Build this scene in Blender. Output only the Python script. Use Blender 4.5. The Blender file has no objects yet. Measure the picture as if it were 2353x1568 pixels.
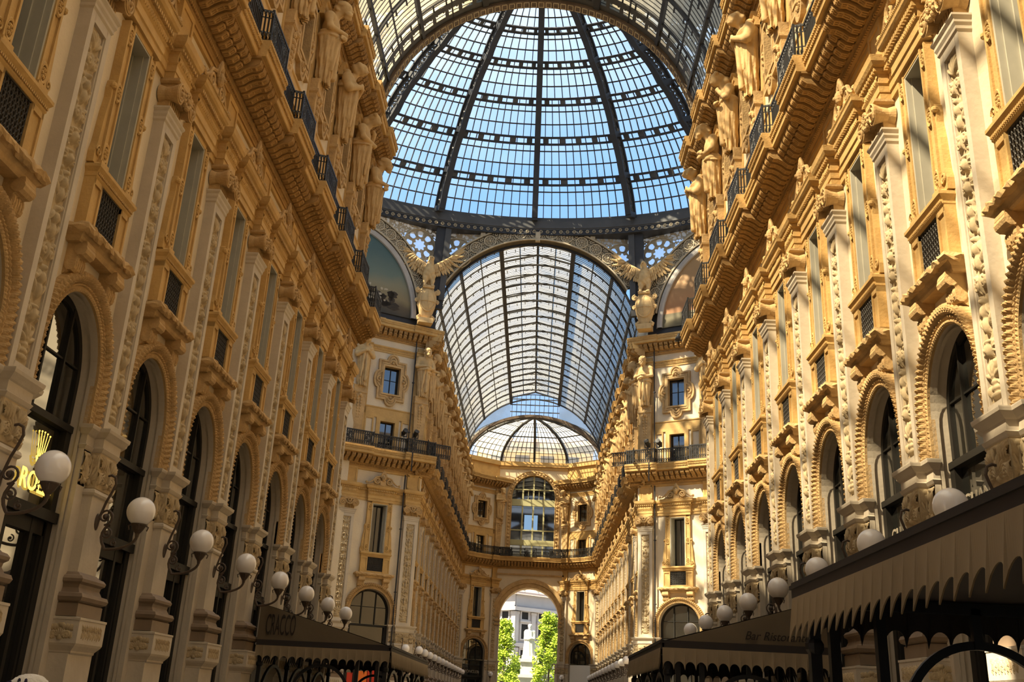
import bpy, math, random
import numpy as np
from mathutils import Vector, Matrix

PI = math.pi
R_ = math.radians
scene = bpy.context.scene
COL = scene.collection

# ------------------------------------------------------------------ camera
FPX = 2255.986
cam_d = bpy.data.cameras.new('camera')
cam = bpy.data.objects.new('camera', cam_d)
COL.objects.link(cam)
cam_d.sensor_fit = 'HORIZONTAL'
cam_d.sensor_width = 36.0
cam_d.lens = FPX * 36.0 / 2353.0
cam_d.clip_start = 0.1
cam_d.clip_end = 600
PITCH, YAW, ROLL = 0.3549, -0.0352, 0.0500
CAMX = 0.6363
fw = Vector((math.sin(YAW) * math.cos(PITCH), math.cos(YAW) * math.cos(PITCH), math.sin(PITCH)))
rt = Vector((math.cos(YAW), -math.sin(YAW), 0))
up = rt.cross(fw)
r2 = rt * math.cos(ROLL) + up * math.sin(ROLL)
u2 = up * math.cos(ROLL) - rt * math.sin(ROLL)
CAMP = Vector((CAMX, 0, 1.65))
cam.matrix_world = Matrix(((r2.x, u2.x, -fw.x, CAMP.x), (r2.y, u2.y, -fw.y, CAMP.y), (r2.z, u2.z, -fw.z, CAMP.z), (0, 0, 0, 1)))
scene.camera = cam


def project(p):
    d = Vector(p) - CAMP
    z = d.dot(fw)
    if z < 0.3:
        return None
    return 1176.5 + FPX * d.dot(r2) / z, 784 - FPX * d.dot(u2) / z


# ------------------------------------------------------------------ sky, sun, exposure
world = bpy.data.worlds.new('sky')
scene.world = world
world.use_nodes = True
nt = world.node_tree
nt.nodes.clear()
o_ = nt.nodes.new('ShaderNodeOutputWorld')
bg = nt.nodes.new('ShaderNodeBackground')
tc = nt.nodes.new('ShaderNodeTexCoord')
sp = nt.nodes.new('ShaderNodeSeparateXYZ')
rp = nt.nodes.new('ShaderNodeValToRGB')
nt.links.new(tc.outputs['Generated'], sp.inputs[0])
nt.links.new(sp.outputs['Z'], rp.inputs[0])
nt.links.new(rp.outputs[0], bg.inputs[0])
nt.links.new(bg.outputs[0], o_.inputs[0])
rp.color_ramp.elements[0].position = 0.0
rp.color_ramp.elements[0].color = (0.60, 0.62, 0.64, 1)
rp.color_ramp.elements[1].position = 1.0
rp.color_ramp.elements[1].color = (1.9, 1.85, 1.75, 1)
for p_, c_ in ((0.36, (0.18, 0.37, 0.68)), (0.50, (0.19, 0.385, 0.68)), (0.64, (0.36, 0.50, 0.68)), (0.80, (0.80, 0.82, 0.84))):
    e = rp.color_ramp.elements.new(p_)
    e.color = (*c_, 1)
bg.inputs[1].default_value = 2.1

sun_d = bpy.data.lights.new('sun', 'SUN')
sun = bpy.data.objects.new('sun', sun_d)
COL.objects.link(sun)
sun_d.energy = 26.5
sun_d.color = (1.0, 0.84, 0.58)
sun_d.angle = R_(0.6)
SUN_DIR = Vector((1.0, 0.58, -1.42)).normalized()
sun.rotation_euler = SUN_DIR.to_track_quat('-Z', 'Y').to_euler()
sun.location = (-60, -20, 90)

scene.view_settings.view_transform = 'Standard'
scene.view_settings.look = 'None'
scene.view_settings.exposure = -0.25
scene.view_settings.gamma = 1.0
scene.view_settings.use_curve_mapping = False
scene.cycles.max_bounces = 7
scene.cycles.diffuse_bounces = 4
scene.cycles.glossy_bounces = 3
scene.cycles.transmission_bounces = 4
scene.cycles.transparent_max_bounces = 10
scene.cycles.caustics_reflective = False
scene.cycles.caustics_refractive = False
scene.cycles.use_denoising = True


# ------------------------------------------------------------------ materials
def new_mat(name):
    m = bpy.data.materials.new(name)
    m.use_nodes = True
    m.node_tree.nodes.clear()
    return m, m.node_tree


def nd(t, typ, **kw):
    n = t.nodes.new(typ)
    for k, v in kw.items():
        setattr(n, k, v)
    return n


def mat(name, c, rough=0.8, var=0.18, scale=1.4, bump=0.0, bscale=9.0, metal=0.0, spec=0.3, dark=None):
    m, t = new_mat(name)
    out = nd(t, 'ShaderNodeOutputMaterial')
    b = nd(t, 'ShaderNodeBsdfPrincipled')
    t.links.new(b.outputs[0], out.inputs[0])
    b.inputs['Roughness'].default_value = rough
    b.inputs['Metallic'].default_value = metal
    b.inputs['Specular IOR Level'].default_value = spec
    c = (*c, 1)
    if var > 0:
        co = nd(t, 'ShaderNodeTexCoord')
        nz = nd(t, 'ShaderNodeTexNoise')
        nz.inputs['Scale'].default_value = scale
        nz.inputs['Detail'].default_value = 4
        nz.inputs['Roughness'].default_value = 0.6
        t.links.new(co.outputs['Object'], nz.inputs['Vector'])
        r = nd(t, 'ShaderNodeValToRGB')
        d = dark or tuple(x * (1 - 2 * var) for x in c[:3])
        r.color_ramp.elements[0].position = 0.32
        r.color_ramp.elements[0].color = (*d, 1)
        r.color_ramp.elements[1].position = 0.62
        r.color_ramp.elements[1].color = c
        t.links.new(nz.outputs['Fac'], r.inputs[0])
        t.links.new(r.outputs[0], b.inputs['Base Color'])
        if bump > 0:
            n2 = nd(t, 'ShaderNodeTexNoise')
            n2.inputs['Scale'].default_value = bscale
            n2.inputs['Detail'].default_value = 3
            t.links.new(co.outputs['Object'], n2.inputs['Vector'])
            bp = nd(t, 'ShaderNodeBump')
            bp.inputs['Strength'].default_value = bump
            bp.inputs['Distance'].default_value = 0.05
            t.links.new(n2.outputs['Fac'], bp.inputs['Height'])
            t.links.new(bp.outputs[0], b.inputs['Normal'])
    else:
        b.inputs['Base Color'].default_value = c
    return m


def mat_glass_clear(name, tint, film, fac):
    m, t = new_mat(name)
    out = nd(t, 'ShaderNodeOutputMaterial')
    tr = nd(t, 'ShaderNodeBsdfTransparent')
    tr.inputs[0].default_value = (*tint, 1)
    tl = nd(t, 'ShaderNodeBsdfTranslucent')
    tl.inputs[0].default_value = (*film, 1)
    mx = nd(t, 'ShaderNodeMixShader')
    co = nd(t, 'ShaderNodeTexCoord')
    nz = nd(t, 'ShaderNodeTexNoise')
    nz.inputs['Scale'].default_value = 0.5
    nz.inputs['Detail'].default_value = 3
    mp = nd(t, 'ShaderNodeMapRange')
    mp.inputs[1].default_value = 0.3
    mp.inputs[2].default_value = 0.75
    mp.inputs[3].default_value = fac * 0.6
    mp.inputs[4].default_value = min(1.0, fac * 1.35)
    t.links.new(co.outputs['Object'], nz.inputs['Vector'])
    t.links.new(nz.outputs['Fac'], mp.inputs[0])
    t.links.new(mp.outputs[0], mx.inputs[0])
    t.links.new(tr.outputs[0], mx.inputs[1])
    t.links.new(tl.outputs[0], mx.inputs[2])
    t.links.new(mx.outputs[0], out.inputs[0])
    return m


def mat_emit(name, c, s):
    m, t = new_mat(name)
    out = nd(t, 'ShaderNodeOutputMaterial')
    em = nd(t, 'ShaderNodeEmission')
    em.inputs[0].default_value = (*c, 1)
    em.inputs[1].default_value = s
    t.links.new(em.outputs[0], out.inputs[0])
    return m


def mat_lace(name):
    """stone tracery whose openings are glazed: star roundel about the object's origin plus small round holes."""
    m, t = new_mat(name)
    L = t.links.new
    out = nd(t, 'ShaderNodeOutputMaterial')
    co = nd(t, 'ShaderNodeTexCoord')
    s = nd(t, 'ShaderNodeSeparateXYZ')
    L(co.outputs['Object'], s.inputs[0])

    def M(op, a, b=None, c=None):
        n = nd(t, 'ShaderNodeMath', operation=op)
        for i, v in enumerate((a, b, c)):
            if v is None:
                continue
            if isinstance(v, (int, float)):
                n.inputs[i].default_value = v
            else:
                L(v, n.inputs[i])
        return n.outputs[0]
    x, z = s.outputs['X'], s.outputs['Z']
    r = M('SQRT', M('ADD', M('MULTIPLY', x, x), M('MULTIPLY', z, z)))
    th = M('ARCTAN2', z, x)
    c8 = M('COSINE', M('MULTIPLY', th, 8.0))
    star = M('LESS_THAN', r, M('MULTIPLY_ADD', c8, 0.07, 0.40))
    pet = M('MULTIPLY', M('LESS_THAN', M('ABSOLUTE', M('SUBTRACT', r, 0.82)), 0.24), M('GREATER_THAN', c8, -0.25))
    inside = M('LESS_THAN', r, 1.18)
    big = M('MAXIMUM', star, pet)
    v = nd(t, 'ShaderNodeTexVoronoi')
    v.inputs['Scale'].default_value = 3.6
    v.inputs['Randomness'].default_value = 0.75
    L(co.outputs['Object'], v.inputs['Vector'])
    holes = M('LESS_THAN', v.outputs['Distance'], 0.43)
    v2 = nd(t, 'ShaderNodeTexVoronoi')
    v2.inputs['Scale'].default_value = 7.0
    L(co.outputs['Object'], v2.inputs['Vector'])
    holes2 = M('LESS_THAN', v2.outputs['Distance'], 0.36)
    small = M('MULTIPLY', M('MAXIMUM', holes, holes2), M('SUBTRACT', 1.0, inside))
    fac = M('MAXIMUM', M('MULTIPLY', big, inside), small)
    st = nd(t, 'ShaderNodeBsdfPrincipled')
    st.inputs['Base Color'].default_value = (0.40, 0.33, 0.22, 1)
    st.inputs['Roughness'].default_value = 0.8
    tr = nd(t, 'ShaderNodeBsdfTransparent')
    tr.inputs[0].default_value = (0.95, 0.97, 1, 1)
    tl = nd(t, 'ShaderNodeBsdfTranslucent')
    tl.inputs[0].default_value = (0.85, 0.9, 0.95, 1)
    g = nd(t, 'ShaderNodeMixShader')
    g.inputs[0].default_value = 0.45
    L(tr.outputs[0], g.inputs[1])
    L(tl.outputs[0], g.inputs[2])
    mx = nd(t, 'ShaderNodeMixShader')
    L(fac, mx.inputs[0])
    L(st.outputs[0], mx.inputs[1])
    L(g.outputs[0], mx.inputs[2])
    L(mx.outputs[0], out.inputs[0])
    return m


def mat_picture(name, stops, cloud):
    """a mosaic picture: bands of colour from the foot to the crown (painted), broken by soft cloud and foliage blotches."""
    m, t = new_mat(name)
    L = t.links.new
    out = nd(t, 'ShaderNodeOutputMaterial')
    b = nd(t, 'ShaderNodeBsdfPrincipled')
    b.inputs['Roughness'].default_value = 0.6
    co = nd(t, 'ShaderNodeTexCoord')
    s = nd(t, 'ShaderNodeSeparateXYZ')
    L(co.outputs['Object'], s.inputs[0])
    nz = nd(t, 'ShaderNodeTexNoise')
    nz.inputs['Scale'].default_value = 0.55
    nz.inputs['Detail'].default_value = 5
    L(co.outputs['Object'], nz.inputs['Vector'])
    ma = nd(t, 'ShaderNodeMath', operation='MULTIPLY_ADD')
    L(nz.outputs['Fac'], ma.inputs[0])
    ma.inputs[1].default_value = cloud
    L(s.outputs['Z'], ma.inputs[2])
    mp = nd(t, 'ShaderNodeMapRange')
    mp.inputs[1].default_value = cloud * 0.5
    mp.inputs[2].default_value = 6.2 + cloud * 0.5
    L(ma.outputs[0], mp.inputs[0])
    r = nd(t, 'ShaderNodeValToRGB')
    el = r.color_ramp.elements
    el[0].position, el[0].color = stops[0][0], (*stops[0][1], 1)
    el[1].position, el[1].color = stops[-1][0], (*stops[-1][1], 1)
    for p, c in stops[1:-1]:
        q = el.new(p)
        q.color = (*c, 1)
    L(mp.outputs[0], r.inputs[0])
    L(r.outputs[0], b.inputs['Base Color'])
    L(b.outputs[0], out.inputs[0])
    return m


STUCCO = mat('cream_stucco', (0.68, 0.575, 0.41), 0.85, 0.05, 0.8, 0.15, 14)
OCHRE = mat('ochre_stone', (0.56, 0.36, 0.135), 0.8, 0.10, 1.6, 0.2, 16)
SAND = mat('sandstone_carving', (0.54, 0.36, 0.165), 0.85, 0.14, 2.2, 0.35, 14)
STATUE = mat('statue_stone', (0.6, 0.41, 0.19), 0.8, 0.10, 2.5, 0.15, 12)
MARBLE = mat('grey_marble', (0.55, 0.48, 0.38), 0.7, 0.08, 1.2, 0.12, 10)
RELIEF = mat('carved_marble', (0.5, 0.39, 0.235), 0.8, 0.12, 5.0, 0.08, 24)
REVEAL = mat('grey_reveal_stone', (0.44, 0.415, 0.335), 0.7, 0.06, 1.5)
BASEST = mat('brown_base_stone', (0.24, 0.175, 0.12), 0.55, 0.10, 2.0)
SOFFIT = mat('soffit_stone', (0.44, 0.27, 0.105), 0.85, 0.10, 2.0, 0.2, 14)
IRON = mat('black_iron', (0.020, 0.019, 0.018), 0.5, 0, spec=0.4)
LATTICE = mat('iron_lattice', (0.045, 0.040, 0.034), 0.6, 0)
STEEL = mat('grey_painted_steel', (0.075, 0.075, 0.075), 0.6, 0.12, 0.6)
STEELB = mat('dark_painted_steel', (0.035, 0.036, 0.04), 0.6, 0.12, 0.6)
RUST = mat('rusty_steel', (0.16, 0.12, 0.09), 0.7, 0.22, 1.8)
PANE = mat('dark_window_glass', (0.014, 0.014, 0.012), 0.03, 0, spec=0.5)
for n_ in PANE.node_tree.nodes:
    if n_.type == 'BSDF_PRINCIPLED':
        n_.inputs['IOR'].default_value = 2.3
FRAME = mat('dark_window_frame', (0.020, 0.018, 0.015), 0.6, 0, spec=0.2)
BRONZE = mat('bronze_shopfront', (0.10, 0.085, 0.055), 0.35, 0.1, metal=0.3)
CURTAIN = mat('white_curtain', (0.74, 0.72, 0.66), 0.9, 0.1, 6)
DOMEGLASS = mat_glass_clear('dome_glass', (0.94, 0.97, 1.0), (0.85, 0.9, 0.95), 0.09)
VAULTGLASS = mat_glass_clear('vault_glass', (0.95, 0.93, 0.88), (0.40, 0.365, 0.28), 0.50)
LACE = mat_lace('pierced_tracery')
TRACERY = mat('tracery_stone', (0.50, 0.42, 0.29), 0.8, 0.12, 3.0)
TRACERY_D = mat('tracery_ground', (0.11, 0.088, 0.055), 0.8, 0.16, 3.0)
GLOBE = mat('opal_glass', (0.80, 0.77, 0.76), 0.14, 0, spec=0.6)
BRACKET = mat('brown_iron', (0.085, 0.06, 0.045), 0.5, 0.1)
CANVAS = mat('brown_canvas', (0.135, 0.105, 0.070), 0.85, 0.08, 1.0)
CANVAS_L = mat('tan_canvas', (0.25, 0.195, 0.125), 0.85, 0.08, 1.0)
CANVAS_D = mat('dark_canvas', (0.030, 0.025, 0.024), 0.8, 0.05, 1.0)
BLACKST = mat('black_steel', (0.008, 0.008, 0.009), 0.5, 0)
FLOOR = mat('marble_floor', (0.34, 0.29, 0.23), 0.35, 0.15, 0.35)
GOLDLET = mat_emit('gold_neon', (1.0, 0.62, 0.10), 3.2)
CREAMLET = mat_emit('lit_letter', (1.0, 0.85, 0.55), 1.4)
GREYLET = mat('grey_letter', (0.30, 0.26, 0.20), 0.4, 0)
DARKLET = mat('dark_letter', (0.018, 0.013, 0.010), 0.7, 0)
OLIVE = mat('olive_painted_metal', (0.42, 0.40, 0.22), 0.6, 0.06)
WHITE_ST = mat('white_marble', (0.55, 0.54, 0.5), 0.7, 0.08, 1.5)
PALEBLD = mat('pale_render', (0.4, 0.36, 0.335), 0.85, 0.06, 0.4)
PALETRIM = mat('pale_trim', (0.46, 0.43, 0.4), 0.85, 0.04, 0.6)
ROOFT = mat('roof_tile', (0.55, 0.36, 0.26), 0.9, 0.12, 2)
LEAF = mat('spring_leaf', (0.36, 0.50, 0.03), 0.6, 0.25, 1.2)
BARK = mat('bark', (0.10, 0.08, 0.06), 0.9, 0.2, 4)
RED = mat('red_panel', (0.62, 0.045, 0.02), 0.5, 0)
ORANGE = mat('orange_panel', (0.85, 0.20, 0.03), 0.5, 0)
WHITE = mat('white_panel', (0.72, 0.72, 0.70), 0.7, 0)
PICT_L = mat_picture('teal_mosaic', [(0.0, (0.035, 0.028, 0.015)), (0.12, (0.09, 0.065, 0.03)), (0.22, (0.22, 0.17, 0.08)), (0.36, (0.20, 0.185, 0.11)), (0.46, (0.115, 0.15, 0.115)), (0.72, (0.055, 0.10, 0.095)), (1.0, (0.04, 0.085, 0.09))], 1.3)
PICT_R = mat_picture('amber_mosaic', [(0.0, (0.13, 0.105, 0.045)), (0.155, (0.135, 0.11, 0.05)), (0.165, (0.38, 0.17, 0.06)), (0.5, (0.36, 0.20, 0.075)), (1.0, (0.30, 0.20, 0.08))], 0.0)
SKIN = mat('skin', (0.55, 0.36, 0.27), 0.6, 0)
COAT = mat('dark_coat', (0.05, 0.05, 0.06), 0.8, 0.1)
TROUSER = mat('grey_trousers', (0.09, 0.09, 0.10), 0.85, 0.1)
HATWHITE = mat('cream_knit', (0.66, 0.62, 0.55), 0.9, 0.05, 20, 0.3, 60)
HATNAVY = mat('navy_print', (0.025, 0.022, 0.06), 0.9, 0)
HAIR = mat('brown_hair', (0.05, 0.03, 0.02), 0.6, 0.1)


# ------------------------------------------------------------------ mesh helpers
class MB:
    def __init__(self):
        self.v, self.f, self.m, self.cur = [], [], [], 0

    def add(self, vs, fs):
        n = len(self.v)
        self.v.extend([tuple(map(float, p)) for p in vs])
        self.f.extend([tuple(i + n for i in f) for f in fs])
        self.m.extend([self.cur] * len(fs))
        return self

    def merge(self, o, M=None):
        vs = o.v if M is None else [tuple(M @ Vector(p)) for p in o.v]
        n = len(self.v)
        self.v.extend(vs)
        self.f.extend([tuple(i + n for i in f) for f in o.f])
        self.m.extend([self.cur] * len(o.f))
        return self

    def box(self, x0, x1, y0, y1, z0, z1):
        if x0 > x1: x0, x1 = x1, x0
        if y0 > y1: y0, y1 = y1, y0
        if z0 > z1: z0, z1 = z1, z0
        return self.add([(x0, y0, z0), (x1, y0, z0), (x1, y1, z0), (x0, y1, z0), (x0, y0, z1), (x1, y0, z1), (x1, y1, z1), (x0, y1, z1)],
                        [(0, 3, 2, 1), (4, 5, 6, 7), (0, 1, 5, 4), (1, 2, 6, 5), (2, 3, 7, 6), (3, 0, 4, 7)])

    def sbox(self, hw, y0, y1, z0, z1):
        return self.box(-hw, hw, y0, y1, z0, z1)

    def strip(self, prof, u0, u1, ends=True):
        """profile of (v, z) points run along x from u0 to u1."""
        n = len(prof)
        vs = [(u0, v, z) for v, z in prof] + [(u1, v, z) for v, z in prof]
        fs = [(i, (i + 1) % n, n + (i + 1) % n, n + i) for i in range(n - 1)]
        if ends:
            fs += [tuple(range(n)), tuple(range(2 * n - 1, n - 1, -1))]
        return self.add(vs, fs)

    def wrap(self, prof, hw, back=0.0):
        """moulding wrapped round the front and both sides of a block of half width hw: prof is (projection, z)."""
        n = len(prof)
        vs = []
        for p, z in prof:
            vs += [(-hw - p, back, z), (-hw - p, self.face + p, z), (hw + p, self.face + p, z), (hw + p, back, z)]
        fs = []
        for i in range(n - 1):
            for j in range(3):
                a = 4 * i + j
                fs.append((a, a + 1, a + 5, a + 4))
        fs.append((0, 3, 2, 1))
        k = 4 * (n - 1)
        fs.append((k, k + 1, k + 2, k + 3))
        return self.add(vs, fs)
    face = 0.3

    def poly(self, pts, y0, y1):
        """outline of (x, z) points extruded from y0 to y1."""
        n = len(pts)
        vs = [(x, y0, z) for x, z in pts] + [(x, y1, z) for x, z in pts]
        fs = [tuple(range(n - 1, -1, -1)), tuple(range(n, 2 * n))] + [(i, (i + 1) % n, n + (i + 1) % n, n + i) for i in range(n)]
        return self.add(vs, fs)

    def band(self, outer, inner, y0, y1):
        """a closed frame between two outlines with as many points each."""
        n = len(outer)
        vs = [(x, y1, z) for x, z in outer] + [(x, y1, z) for x, z in inner] + [(x, y0, z) for x, z in outer] + [(x, y0, z) for x, z in inner]
        fs = []
        for i in range(n):
            j = (i + 1) % n
            fs += [(i, j, n + j, n + i), (i, 2 * n + i, 2 * n + j, j), (n + i, n + j, 3 * n + j, 3 * n + i)]
        return self.add(vs, fs)

    def tube(self, pts, r, n=6, r1=None, caps=True):
        pts = [Vector(p) for p in pts]
        m = len(pts)
        vs = []
        prev = None
        for i, p in enumerate(pts):
            d = (pts[min(i + 1, m - 1)] - pts[max(i - 1, 0)])
            d = d.normalized() if d.length > 1e-9 else Vector((0, 0, 1))
            if prev is None:
                a = Vector((0, 0, 1)) if abs(d.z) < 0.9 else Vector((1, 0, 0))
                s = d.cross(a).normalized()
            else:
                s = (prev - d * prev.dot(d))
                s = s.normalized() if s.length > 1e-6 else d.orthogonal().normalized()
            prev = s
            t = d.cross(s)
            rr = r if r1 is None else r + (r1 - r) * i / max(1, m - 1)
            for k in range(n):
                a = 2 * PI * k / n
                vs.append(p + s * (rr * math.cos(a)) + t * (rr * math.sin(a)))
        fs = []
        for i in range(m - 1):
            for k in range(n):
                a, b = i * n + k, i * n + (k + 1) % n
                fs.append((a, b, b + n, a + n))
        if caps:
            fs += [tuple(range(n - 1, -1, -1)), tuple(range((m - 1) * n, m * n))]
        return self.add(vs, fs)

    def bar(self, a, b, w, h, upv=(0, 0, 1)):
        a, b = Vector(a), Vector(b)
        d = (b - a).normalized()
        s = d.cross(Vector(upv))
        s = s.normalized() if s.length > 1e-6 else d.orthogonal().normalized()
        t = s.cross(d)
        vs = []
        for p in (a, b):
            for i, j in ((-1, -1), (1, -1), (1, 1), (-1, 1)):
                vs.append(p + s * (i * w / 2) + t * (j * h / 2))
        return self.add(vs, [(0, 1, 2, 3), (7, 6, 5, 4), (0, 4, 5, 1), (1, 5, 6, 2), (2, 6, 7, 3), (3, 7, 4, 0)])

    def path_bar(self, pts, ups, w, h):
        """a continuous rectangular bar along pts; ups: outward direction at each point."""
        pts = [Vector(p) for p in pts]
        m = len(pts)
        vs = []
        for i, p in enumerate(pts):
            d = (pts[min(i + 1, m - 1)] - pts[max(i - 1, 0)]).normalized()
            t = Vector(ups[i]).normalized()
            s = d.cross(t).normalized()
            for a, b in ((-1, -1), (1, -1), (1, 1), (-1, 1)):
                vs.append(p + s * (a * w / 2) + t * (b * h / 2))
        fs = [(0, 1, 2, 3), tuple(4 * (m - 1) + k for k in (3, 2, 1, 0))]
        for i in range(m - 1):
            for k in range(4):
                a, b = 4 * i + k, 4 * i + (k + 1) % 4
                fs.append((a, a + 4, b + 4, b))
        return self.add(vs, fs)

    def lathe(self, prof, n=20, c=(0, 0, 0), sx=1.0, sy=1.0):
        vs = []
        for r, z in prof:
            for k in range(n):
                a = 2 * PI * k / n
                vs.append((c[0] + sx * r * math.cos(a), c[1] + sy * r * math.sin(a), c[2] + z))
        fs = []
        m = len(prof)
        for i in range(m - 1):
            for k in range(n):
                a, b = i * n + k, i * n + (k + 1) % n
                fs.append((a, b, b + n, a + n))
        fs += [tuple(range(n - 1, -1, -1)), tuple(range((m - 1) * n, m * n))]
        return self.add(vs, fs)

    def ball(self, c, r, n=10, m=7, s=(1, 1, 1)):
        prof = [(max(1e-4, r * math.sin(PI * i / m)), -r * math.cos(PI * i / m)) for i in range(m + 1)]
        k = len(self.v)
        self.lathe(prof, n)
        for i in range(k, len(self.v)):
            x, y, z = self.v[i]
            self.v[i] = (c[0] + x * s[0], c[1] + y * s[1], c[2] + z * s[2])
        return self

    def torus(self, c, R, r, ax=(1, 0, 0), az=(0, 0, 1), n=18, m=5, sz=1.0):
        ax, az = Vector(ax), Vector(az)
        nrm = ax.cross(az)
        c = Vector(c)
        vs = []
        for i in range(n):
            a = 2 * PI * i / n
            d = ax * math.cos(a) + az * (math.sin(a) * sz)
            for j in range(m):
                b = 2 * PI * j / m
                vs.append(c + d * (R + r * math.cos(b)) + nrm * (r * math.sin(b)))
        fs = []
        for i in range(n):
            for j in range(m):
                i2, j2 = (i + 1) % n, (j + 1) % m
                fs.append((i * m + j, i2 * m + j, i2 * m + j2, i * m + j2))
        return self.add(vs, fs)

    def grid(self, P):
        """P: (nu, nv, 3) array."""
        nu, nv = P.shape[:2]
        fs = [(i * nv + j, (i + 1) * nv + j, (i + 1) * nv + j + 1, i * nv + j + 1) for i in range(nu - 1) for j in range(nv - 1)]
        return self.add(P.reshape(-1, 3).tolist(), fs)

    def cells(self, us, zs, holes, y):
        """flat wall at depth y cut into cells between the breaks, without those whose centre lies in a hole."""
        us = sorted(set(us)); zs = sorted(set(zs))
        for i in range(len(us) - 1):
            for j in range(len(zs) - 1):
                cu, cz = (us[i] + us[i + 1]) / 2, (zs[j] + zs[j + 1]) / 2
                if any(a < cu < b and c < cz < d for a, b, c, d in holes):
                    continue
                self.add([(us[i], y, zs[j]), (us[i + 1], y, zs[j]), (us[i + 1], y, zs[j + 1]), (us[i], y, zs[j + 1])], [(0, 3, 2, 1)])
        return self

    def mesh(self, name, mats, smooth=False):
        me = bpy.data.meshes.new(name)
        me.from_pydata(self.v, [], self.f)
        for q in (mats if isinstance(mats, (list, tuple)) else [mats]):
            me.materials.append(q)
        if any(self.m):
            me.polygons.foreach_set('material_index', self.m)
        if smooth:
            me.polygons.foreach_set('use_smooth', [True] * len(me.polygons))
        me.validate()
        me.update()
        return me


def snet(fn, lo, hi, h):
    """surface nets over a signed distance function of numpy arrays: returns an MB."""
    xs = [np.arange(lo[i], hi[i] + h, h) for i in range(3)]
    X, Y, Z = np.meshgrid(*xs, indexing='ij')
    F = fn(X, Y, Z)
    S = F < 0
    n = [len(a) - 1 for a in xs]
    corner = [(i, j, k) for i in (0, 1) for j in (0, 1) for k in (0, 1)]
    sl = lambda A, c: A[c[0]:c[0] + n[0], c[1]:c[1] + n[1], c[2]:c[2] + n[2]]
    cnt = sum(sl(S, c).astype(int) for c in corner)
    act = (cnt > 0) & (cnt < 8)
    acc = np.zeros((*act.shape, 3))
    num = np.zeros(act.shape)
    for a in corner:
        for ax in range(3):
            if a[ax] == 0:
                b = tuple(1 if i == ax else a[i] for i in range(3))
                fa, fb = sl(F, a), sl(F, b)
                cr = (fa < 0) != (fb < 0)
                t = np.where(cr, fa / np.where(fa == fb, 1, fa - fb), 0)
                for i in range(3):
                    acc[..., i] += np.where(cr, a[i] + (t if i == ax else 0), 0)
                num += cr
    idx = -np.ones(act.shape, int)
    idx[act] = np.arange(act.sum())
    ii = np.argwhere(act)
    pos = ii + acc[act] / num[act][:, None]
    V = np.array(lo) + pos * h
    fs = []
    for ax in range(3):
        o1, o2 = (ax + 1) % 3, (ax + 2) % 3
        A = np.take(S, range(0, S.shape[ax] - 1), ax)
        B = np.take(S, range(1, S.shape[ax]), ax)
        e = np.argwhere(A != B)
        for p in e:
            if p[o1] < 1 or p[o2] < 1 or p[o1] >= n[o1] or p[o2] >= n[o2]:
                continue
            q = []
            for d1, d2 in ((-1, -1), (0, -1), (0, 0), (-1, 0)):
                c = p.copy(); c[o1] += d1; c[o2] += d2
                q.append(int(idx[tuple(c)]))
            if min(q) < 0:
                continue
            fs.append(tuple(q) if A[tuple(p)] else tuple(q[::-1]))
    mb = MB()
    mb.add(V.tolist(), fs)
    return mb


def cap_sdf(a, b, ra, rb):
    a, b = np.array(a, float), np.array(b, float)
    ab = b - a
    L2 = max(1e-9, ab @ ab)

    def f(X, Y, Z):
        px, py, pz = X - a[0], Y - a[1], Z - a[2]
        t = np.clip((px * ab[0] + py * ab[1] + pz * ab[2]) / L2, 0, 1)
        d = np.sqrt((px - t * ab[0]) ** 2 + (py - t * ab[1]) ** 2 + (pz - t * ab[2]) ** 2)
        return d - (ra + (rb - ra) * t)
    return f


def ell_sdf(c, r):
    def f(X, Y, Z):
        k = np.sqrt(((X - c[0]) / r[0]) ** 2 + ((Y - c[1]) / r[1]) ** 2 + ((Z - c[2]) / r[2]) ** 2)
        return (k - 1) * min(r)
    return f


def smin(ds, k=0.06):
    out = ds[0]
    for d in ds[1:]:
        h = np.clip(0.5 + 0.5 * (d - out) / k, 0, 1)
        out = d * (1 - h) + out * h - k * h * (1 - h)
    return out


# ------------------------------------------------------------------ object helpers
ORD = ['first', 'second', 'third', 'fourth', 'fifth', 'sixth', 'seventh', 'eighth', 'ninth', 'tenth', 'eleventh', 'twelfth', 'thirteenth', 'fourteenth', 'fifteenth']


def part(name, mb, m, parent=None, smooth=False, link=True, label=None):
    o = bpy.data.objects.new(name, mb.mesh(name, m, smooth))
    if parent is not None:
        o.parent = parent
    if label:
        o['label'] = label
    if link:
        COL.objects.link(o)
    return o


def tag(o, label=None, cat=None, group=None, kind=None):
    for k, v in (('label', label), ('category', cat), ('group', group), ('kind', kind)):
        if v:
            o[k] = v
    return o


def thing(name, label, cat, loc=(0, 0, 0), rotz=0, group=None, link=True):
    o = bpy.data.objects.new(name, None)
    o.empty_display_size = 0.2
    o.location = loc
    o.rotation_euler = (0, 0, rotz)
    if link:
        COL.objects.link(o)
    return tag(o, label, cat, group)


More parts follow.
